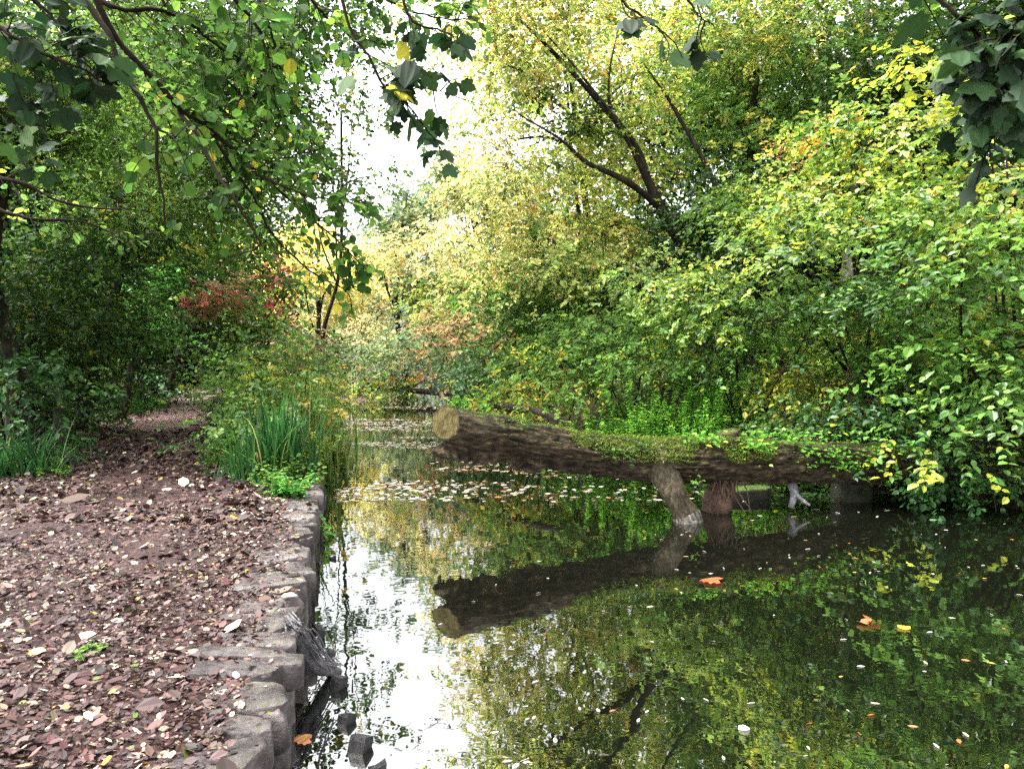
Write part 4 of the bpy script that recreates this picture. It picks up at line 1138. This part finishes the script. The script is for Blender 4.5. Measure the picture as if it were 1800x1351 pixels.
log_herb('fern_leaves', 'small green fern leaves on the root mass beside the prop', [(1222, 840, 9.0, 16, 8, 6), (1228, 865, 9.05, 10, 6, 5), (1300, 800, 9.15, 30, 16, 10)], .05, 'bright', 73)

# driftwood and stones under the log
e = empty('dead_branch', on_z(1398, 888, WZ), 'pale forked dead branch standing in black water under the log', 'branch')
link('stem', *trunk_geo([at(1392, 850, 9.55), at(1396, 868, 9.45), at(1390, 892, 9.4)], .05, .03, 8, 14, .2), M_GREYWOOD, e, smooth=True)
link('fork', *trunk_geo([at(1396, 864, 9.45), at(1410, 878, 9.35), at(1424, 888, 9.3)], .025, .012, 6, 12, .2), M_GREYWOOD, e, smooth=True)
c = on_z(1330, 880, WZ)
stone('mossy_stone', 'flat mossy stone at the water line under the log', (c[0], c[1] + .25, WZ + .03), (.72, .4, .24), .1, 981, M_MOSSSTONE)
c = on_z(1515, 885, WZ)
stone('mossy_stone', 'dark mossy stone at the foot of the root end', (c[0], c[1] + .3, WZ + .1), (.4, .4, .5), .4, 982, M_MOSSSTONE)
# dead branches fallen across the far reach
e = empty('fallen_branch', at(715, 690, 32), 'dark dead branch fallen across the far reach of the canal', 'branch')
link('stem', *trunk_geo([at(600, 690, 34), at(650, 680, 33), at(720, 686, 32), at(800, 692, 30.5)], .07, .12, 8, 20, .15), M_BARK, e, smooth=True)
mb = MB()
for a in range(26):
    s = at(rg.uniform(610, 790), 686, 32.4)
    k = s + np.array([rg.normal(0, .9), rg.normal(0, .6), rg.normal(.1, .45)])
    mb.add(*tube(smoothline([s, (s + k) / 2 + rg.normal(0, .15, 3), k], 7), np.linspace(.03, .01, 7), 4, cap=False))
mb.build('twigs', M_BARK, e)
e = empty('fallen_branch', at(880, 716, 14), 'black branch lying low behind the log near its sawn end', 'branch')
link('stem', *trunk_geo([at(835, 712, 15), at(880, 715, 14), at(940, 722, 13), at(985, 740, 12.2)], .09, .05, 8, 20, .15), M_BARK, e, smooth=True)

# ------------------------------------------------------------------ floating leaves
lrg = np.random.default_rng(44)
protos = []
for i in range(14):
    kind = i % 7
    pal_c = [(.46, .42, .34), (.55, .52, .46), (.4, .36, .27), (.36, .24, .13), (.44, .16, .05), (.5, .36, .06), (.5, .47, .42)][kind]
    tm = T_CURL if i % 3 else T_ROUND
    V_, F_, T_ = leaf_geo(np.zeros((1, 3)), np.array([[1.0, 0, 0]]), np.array([[0, 0, 1.0]]), 1.0, np.array([pal_c]), tm)
    pal_c = tuple(.55 * q for q in pal_c)
    V_[:, 2] *= .4
    V_[:, 1] *= [.4, .7, .5][i % 3]
    V_[:, 0] -= .5
    o = link('floating_leaf', V_, [F_], M_WETLEAF, tint=np.repeat(np.array([pal_c]), len(F_), 0))
    protos.append((o, kind))
CN = {0: 'pale beige', 1: 'cream', 2: 'light tan', 3: 'brown', 4: 'orange', 5: 'yellow', 6: 'whitish'}
used = set()
blocked = lambda x, y: x < xL(y) + .06 or x > xR(y) - .5
cnt = 0
spots = []
while len(spots) < 285:
    u = lrg.uniform()
    if u < .5:      # drift in front of and beyond the log's sawn end
        px, py = 590 + 560 * lrg.beta(1.0, 2.0), 708 + 165 * lrg.beta(1.3, 1.7)
    elif u < .72:   # under and beside the prop
        px, py = lrg.uniform(1150, 1790), lrg.uniform(895, 1010)
    else:
        px, py = lrg.uniform(700, 1795), lrg.uniform(940, 1350)
    p = on_z(px, py, WZ)
    if blocked(p[0], p[1]): continue
    spots.append((px, py, p))
spots.sort(key=lambda s: s[2][1])
for px, py, p in spots:
    warm = py > 890 and px > 1200
    while True:
        o, kd = protos[lrg.integers(0, 14)]
        if kd in (3, 4, 5) and not (warm and lrg.uniform() < .6) and lrg.uniform() > .08: continue
        break
    if o.name in used:
        o = o.copy(); C.objects.link(o)
    used.add(o.name)
    far = p[1] > 9
    s = lrg.uniform(.025, .06) if not far else lrg.uniform(.05, .11)
    o.location = (p[0], p[1], WZ + .004 + .003 * lrg.uniform())
    o.rotation_euler = (lrg.normal(0, .05), lrg.normal(0, .05), lrg.uniform(0, 6.28))
    o.scale = (s, s, s)
    zone = 'beyond the fallen log' if p[1] > 9.3 else ('between the log and its dark reflection' if p[1] > 7.2 else 'on the near open water')
    tag(o, f'{CN[kd]} leaf floating flat {zone}', 'leaf', f'{CN[kd]} leaves floating {zone}')
for o, kd in protos:
    if o.name not in used: bpy.data.objects.remove(o)
# the rest of the drift, past counting
m = 9500
yy = 10.0 + 26 * lrg.beta(1.25, 1.6, m)
xx = xL(yy) + .1 + (xR(yy) - .6 - xL(yy)) * lrg.beta(1.0, 2.8, m)
ok = (noise(np.stack([xx * .5, yy * 1.6, 0 * xx], -1), 1.0) > -.25) & (noise(np.stack([xx * .8, yy * 3.1, 0 * xx], -1), 1.0) > -.3)
xx, yy = xx[ok], yy[ok]; m = len(xx)
an = lrg.uniform(0, 6.28, m)
V_, F_, T_ = leaf_geo(np.stack([xx, yy, np.full(m, WZ + .004)], -1), np.stack([np.cos(an), np.sin(an), 0 * an], -1), np.array([[0, 0, 1.0]]) + lrg.normal(0, .05, (m, 3)), lrg.uniform(.04, .12, m), np.clip(tints(lrg, 'afloat', m, .15), .05, .65), T_CURL)
V_[:, 2] = WZ + .003 + (V_[:, 2] - WZ) * .4
o = link('floating_leaves', V_, [F_], M_WETLEAF, tint=T_)
tag(o, 'small drifting leaves strewn over the far canal water', 'floating leaves', None, 'stuff')

def single_leaf(label, px, py, z, size, col, tmpl, rz, tilt=(0, 0), cat='leaf', name='fallen_leaf'):
    p = on_z(px, py, z)
    V_, F_, T_ = leaf_geo(np.zeros((1, 3)), np.array([[1.0, 0, 0]]), np.array([[0, 0, 1.0]]), size, np.array([col]), tmpl)
    o = link(name, V_, [F_], M_WETLEAF, tint=T_)
    o.location = (p[0], p[1], z + .008); o.rotation_euler = (tilt[0], tilt[1], rz)
    return tag(o, label, cat)
single_leaf('large orange maple leaf floating in front of the log', 1235, 1022, WZ, .19, (.26, .065, .02), T_MAPLE, .2, (-.12, -.25), name='maple_leaf')
for k_, (px, py, lab, rz) in enumerate([(1512, 1096, 'orange leaf at the left of the drifting orange cluster', .3), (1532, 1092, 'curled orange leaf in the middle of the drifting cluster', 1.8), (1549, 1097, 'orange brown leaf at the right of the drifting cluster', 3.0), (1530, 1101, 'orange leaf lowest in the drifting cluster', 2.4)]):
    single_leaf(lab, px, py, WZ, .10, (.28, .08 + .015 * k_, .03), T_CURL, rz, name='floating_leaf')
single_leaf('bright yellow leaf floating right of the orange cluster', 1590, 1108, WZ, .10, (.6, .42, .04), T_ROUND, 1.2, name='floating_leaf')
single_leaf('lone white leaf floating in the dark lower water', 1298, 1283, WZ, .065, (.6, .58, .5), T_ROUND, .2, name='floating_leaf')
single_leaf('two-toned orange leaf floating against the near edge stones', 522, 1306, WZ, .09, (.34, .13, .02), T_MAPLE, .9, (.1, -.2))
single_leaf('yellow leaf lying on the towpath among brown ones', 45, 1150, .05, .10, (.5, .42, .08), T_CURL, .1)
single_leaf('pale cream leaf lying on the towpath near the small weed', 130, 1123, .05, .11, (.55, .48, .32), T_CURL, .3)
single_leaf('flat pale leaf lying on the coping beside the hollow', 494, 1050, .06, .10, (.5, .45, .35), T_ROUND, .4)
single_leaf('cream leaf lying on the lower left of the towpath', 160, 1270, .05, .09, (.5, .42, .28), T_CURL, 2.2)

# ------------------------------------------------------------------ branches hanging into the frame from trees overhead
def hanging(name, label, lines, pal, leaf, seed, tmpl=T_ROUND, twigs=26, tlen=.5, per=6, mat=None, gl=.25, start=.15, cat='branch', drp=-.35, group=None):
    """lines: list of (polyline of (px,py,Y), r0, r1); twigs with leaves all along"""
    rg = np.random.default_rng(seed)
    P0 = [at(*p) for p in lines[0][0]]
    e = empty(name, P0[0], label, cat, group)
    tw = MB(); LP, LA, LN = [], [], []
    for li, (pts, r0, r1, *lw) in enumerate(lines):
        Q = smoothline([at(*p) for p in pts], 40)
        Q = Q + np.cumsum(rg.normal(0, .0035, Q.shape), axis=0)
        link('branch', *tube(Q, np.linspace(r0, r1, 40), 7, .12, 30), M_TWIG, e, smooth=True)
        length = np.linalg.norm(np.diff(Q, axis=0), axis=1).sum()
        n = max(3, int(twigs * length / 2.0 * (lw[0] if lw else 1)))
        for a in range(n):
            f = rg.uniform(start, 1.0)
            s = Q[int(f * 39)]
            t = nz(Q[min(39, int(f * 39) + 1)] - Q[max(0, int(f * 39) - 1)])
            sd = nz(np.cross(t, rg.normal(size=3)))
            ln = tlen * rg.uniform(.35, 1.1) * (1.15 - .6 * f)
            k = s + (t * .7 + sd * .75 + np.array([0, 0, drp])) * ln
            m_ = (s + k) / 2 + rg.normal(0, .03, 3) + np.array([0, 0, .04])
            W = smoothline([s, m_, k], 9)
            tw.add(*tube(W, np.linspace(.0038, .0014, 9), 4, cap=False))
            c = max(2, int(per * ln / tlen + rg.uniform(0, 2)))
            for b in range(c):
                g = .25 + .78 * (b + rg.uniform(0, .6)) / c
                p = W[min(8, int(g * 8))]
                dl = nz(k - s)
                l_ = nz(np.cross(dl, [0, 0, 1.0]) * (1 if b % 2 else -1) + dl * .6 + rg.normal(0, .4, 3) + np.array([0, 0, -.3]))
                pet = leaf * .25
                tw.add(*tube([p, p + l_ * pet], [.0012, .001], 3, cap=False))
                LP.append(p + l_ * pet); LA.append(l_); LN.append(np.array([rg.normal(0, .5), rg.normal(0, .5) - .25, .8]))
    LP, LA, LN = np.array(LP), np.array(LA), np.array(LN)
    n = len(LP)
    V_, F_, T_ = leaf_geo(LP, LA, LN, leaf * np.exp(rg.normal(0, .25, n)), np.clip(tints(rg, pal, n, .3), .004, .6), tmpl)
    Vt = np.concatenate(tw.V); ft = [f + len(V_) for f, _ in tw.order]; nt_ = sum(len(f) for f in ft)
    link('leaves', np.concatenate([V_, Vt]), [F_] + ft, [mat or M_LEAF, M_TWIG], e, np.r_[np.zeros(len(F_)), np.ones(nt_)], np.concatenate([T_, np.full((nt_, 3), .03)]))
    return e


PAL['alder'] = [(5, (.022, .06, .010)), (4, (.04, .10, .016)), (2, (.075, .15, .022)), (.25, (.3, .28, .03))]
hanging('overhanging_branch', 'long dark alder branch sweeping down from the upper left over the path', [
    ([(100, -160, 4.2), (165, -5, 4.2), (210, 75, 4.3), (262, 135, 4.4), (310, 195, 4.5), (372, 240, 4.7), (440, 300, 5.0), (520, 370, 5.3), (600, 440, 5.6), (645, 490, 5.8)], .021, .003),
    ([(315, 195, 4.5), (350, 235, 4.4), (375, 290, 4.35), (410, 345, 4.3), (428, 372, 4.3), (450, 415, 4.3), (452, 438, 4.3), (420, 447, 4.3)], .011, .005, .12),
    ([(372, 240, 4.7), (420, 262, 4.8), (490, 275, 5.0), (560, 262, 5.2)], .012, .003),
    ([(440, 300, 5.0), (500, 330, 4.9), (560, 350, 4.9), (640, 360, 5.0)], .010, .003),
    ([(380, 250, 4.7), (430, 330, 5.0), (480, 420, 5.3), (540, 480, 5.6), (600, 520, 5.8), (612, 560, 5.9)], .010, .003, .3)], 'alder', .058, 601, mat=M_ALDER, twigs=50, tlen=.36, per=8, start=.3)
hanging('overhanging_branch', 'thin dark branch dangling straight down at the upper left', [
    ([(60, -150, 3.9), (130, -20, 3.9), (180, 50, 3.9), (205, 115, 3.9), (245, 180, 3.9), (270, 230, 3.9), (277, 290, 3.9), (288, 350, 3.9), (290, 400, 3.9)], .02, .004),
    ([(268, 222, 3.9), (295, 238, 3.9), (318, 250, 3.9)], .008, .003)], 'alder', .06, 602, mat=M_ALDER, twigs=8, tlen=.3, per=4, start=.3)
hanging('overhanging_branch', 'leafy branch crossing the top of the view left of the sky', [
    ([(100, -90, 5.2), (190, 8, 5.2), (270, 15, 5.3), (330, 35, 5.4), (380, 70, 5.5), (450, 110, 5.6), (520, 150, 5.7)], .02, .004),
    ([(330, -150, 5.0), (400, -20, 5.0), (450, 40, 5.1), (480, 120, 5.2), (490, 190, 5.3)], .016, .004),
    ([(520, -160, 5.4), (600, -60, 5.4), (680, 0, 5.4), (760, 30, 5.4), (820, 40, 5.4)], .014, .003),
    ([(400, -120, 6), (470, 20, 6), (500, 130, 6.2), (540, 230, 6.4), (560, 300, 6.6)], .014, .003),
    ([(480, -140, 5.2), (540, -10, 5.2), (590, 40, 5.3), (630, 75, 5.3)], .014, .004),
    ([(260, -60, 5.6), (330, 90, 5.7), (400, 140, 5.7), (430, 180, 5.7)], .014, .004),
    ([(405, 190, 5.8), (450, 165, 5.8), (400, 210, 5.7), (340, 230, 5.7)], .02, .005)], 'alder', .065, 603, mat=M_ALDER, twigs=44, tlen=.6, per=10, start=.1)
hanging('sycamore_branch', 'dark lobed sycamore leaves hanging in the upper left corner', [
    ([(-150, -60, 3.4), (-20, 30, 3.4), (60, 80, 3.4), (120, 110, 3.4), (170, 130, 3.5)], .014, .003),
    ([(-60, -120, 3.6), (40, -20, 3.6), (110, 40, 3.6), (170, 90, 3.6)], .012, .003),
    ([(-160, 180, 3.6), (-60, 190, 3.6), (0, 180, 3.6), (40, 175, 3.6)], .010, .003)], 'sycamore', .075, 604, T_MAPLE, mat=M_SHADE, twigs=34, tlen=.35, per=6, start=.3)
hanging('sycamore_branch', 'thin sycamore twigs hanging before the white sky gap', [
    ([(560, -130, 4.0), (590, -30, 4.0), (615, 50, 4.0), (640, 95, 4.0), (668, 150, 4.0), (700, 185, 4.0), (745, 240, 4.0), (790, 300, 4.0)], .012, .002),
    ([(668, 150, 4.0), (720, 160, 4.0), (780, 170, 4.0), (850, 195, 4.0)], .005, .002),
    ([(650, -140, 3.8), (700, -20, 3.8), (720, 40, 3.8), (770, 60, 3.8), (800, 70, 3.8)], .010, .002)], 'sycamore', .085, 605, T_MAPLE, mat=M_SHADE, twigs=16, tlen=.24, per=4, start=.25)
hanging('sycamore_branch', 'sycamore leaves hanging at the top centre before the golden tree', [
    ([(1000, -160, 3.4), (1060, -40, 3.4), (1100, 10, 3.4), (1170, 55, 3.4), (1210, 100, 3.4)], .010, .002),
    ([(1120, -140, 3.5), (1180, -40, 3.5), (1220, 20, 3.5), (1260, 50, 3.5)], .010, .002)], 'sycamore', .085, 606, T_MAPLE, mat=M_SHADE, twigs=9, tlen=.24, per=3, start=.4)
hanging('sycamore_branch', 'large shaded sycamore leaves hanging in the upper right corner', [
    ([(1500, -180, 2.6), (1580, -70, 2.6), (1640, 0, 2.6), (1700, 50, 2.6), (1740, 110, 2.6), (1770, 200, 2.6)], .012, .003),
    ([(1960, -120, 2.5), (1880, -20, 2.5), (1800, 30, 2.5), (1750, 60, 2.5), (1690, 90, 2.5)], .012, .003),
    ([(1900, -60, 2.7), (1830, 60, 2.7), (1790, 140, 2.7), (1785, 230, 2.7)], .010, .003)], 'sycamore', .075, 607, T_MAPLE, mat=M_SHADE, twigs=62, tlen=.3, per=6, start=.25)
hanging('overhanging_branch', 'brown bare-twigged branch reaching in from the left edge', [
    ([(-200, 250, 6), (-60, 300, 6), (30, 325, 6), (90, 350, 6.1), (160, 365, 6.2), (260, 375, 6.3)], .025, .004),
    ([(-60, 330, 6.2), (40, 380, 6.2), (150, 390, 6.3), (230, 430, 6.4)], .018, .004)], 'hazelgreen', .05, 608, mat=M_ALDER, twigs=20, tlen=.6, per=2, start=.25)

# ------------------------------------------------------------------ sky, sun, camera
SUN_EL, SUN_AZ = math.radians(62), math.radians(-95)     # azimuth from +Y, clockwise: high, over the towpath side
w = bpy.data.worlds.new('World')
bpy.context.scene.world = w
w.use_nodes = True
nt = w.node_tree
nt.nodes.clear()
L = nt.links.new
sk = N(nt, 'ShaderNodeTexSky', sky_type='NISHITA', sun_disc=False, sun_elevation=SUN_EL, sun_rotation=SUN_AZ)
sk.dust_density = 7.0
hs = N(nt, 'ShaderNodeHueSaturation', ins={'Saturation': .15, 'Value': 1.5})     # overcast: hardly any blue left
bg = N(nt, 'ShaderNodeBackground', ins={'Strength': .15})
ow = N(nt, 'ShaderNodeOutputWorld')
L(sk.outputs[0], hs.inputs['Color']); L(hs.outputs[0], bg.inputs[0]); L(bg.outputs[0], ow.inputs[0])

sun = bpy.data.lights.new('sun', 'SUN')
sun.energy = 1.5
sun.angle = math.radians(30)
sun.color = (1, .96, .9)
so = bpy.data.objects.new('sun', sun)
C.objects.link(so)
d = Vector((math.sin(SUN_AZ) * math.cos(SUN_EL), math.cos(SUN_AZ) * math.cos(SUN_EL), math.sin(SUN_EL)))
so.rotation_euler = d.to_track_quat('Z', 'Y').to_euler()
so.location = (0, 0, 30)

cam = bpy.data.cameras.new('camera')
cam.sensor_fit = 'HORIZONTAL'
cam.angle = 2 * math.atan(900 / F)
cam.clip_start = .05
cam.clip_end = 2000
co = bpy.data.objects.new('camera', cam)
C.objects.link(co)
co.location = (0, 0, CAMZ)
co.rotation_euler = (math.pi / 2 - PITCH, 0, 0)
sc = bpy.context.scene
sc.camera = co
sc.view_settings.view_transform = 'Standard'
sc.view_settings.look = 'None'
sc.view_settings.gamma = 1
sc.view_settings.exposure = 2.15
sc.cycles.max_bounces = 8
sc.cycles.diffuse_bounces = 3
sc.cycles.transmission_bounces = 4
sc.cycles.use_denoising = False
print('tris', sum(len(o.data.loops) - 2 * len(o.data.polygons) for o in bpy.data.objects if o.type == 'MESH'))
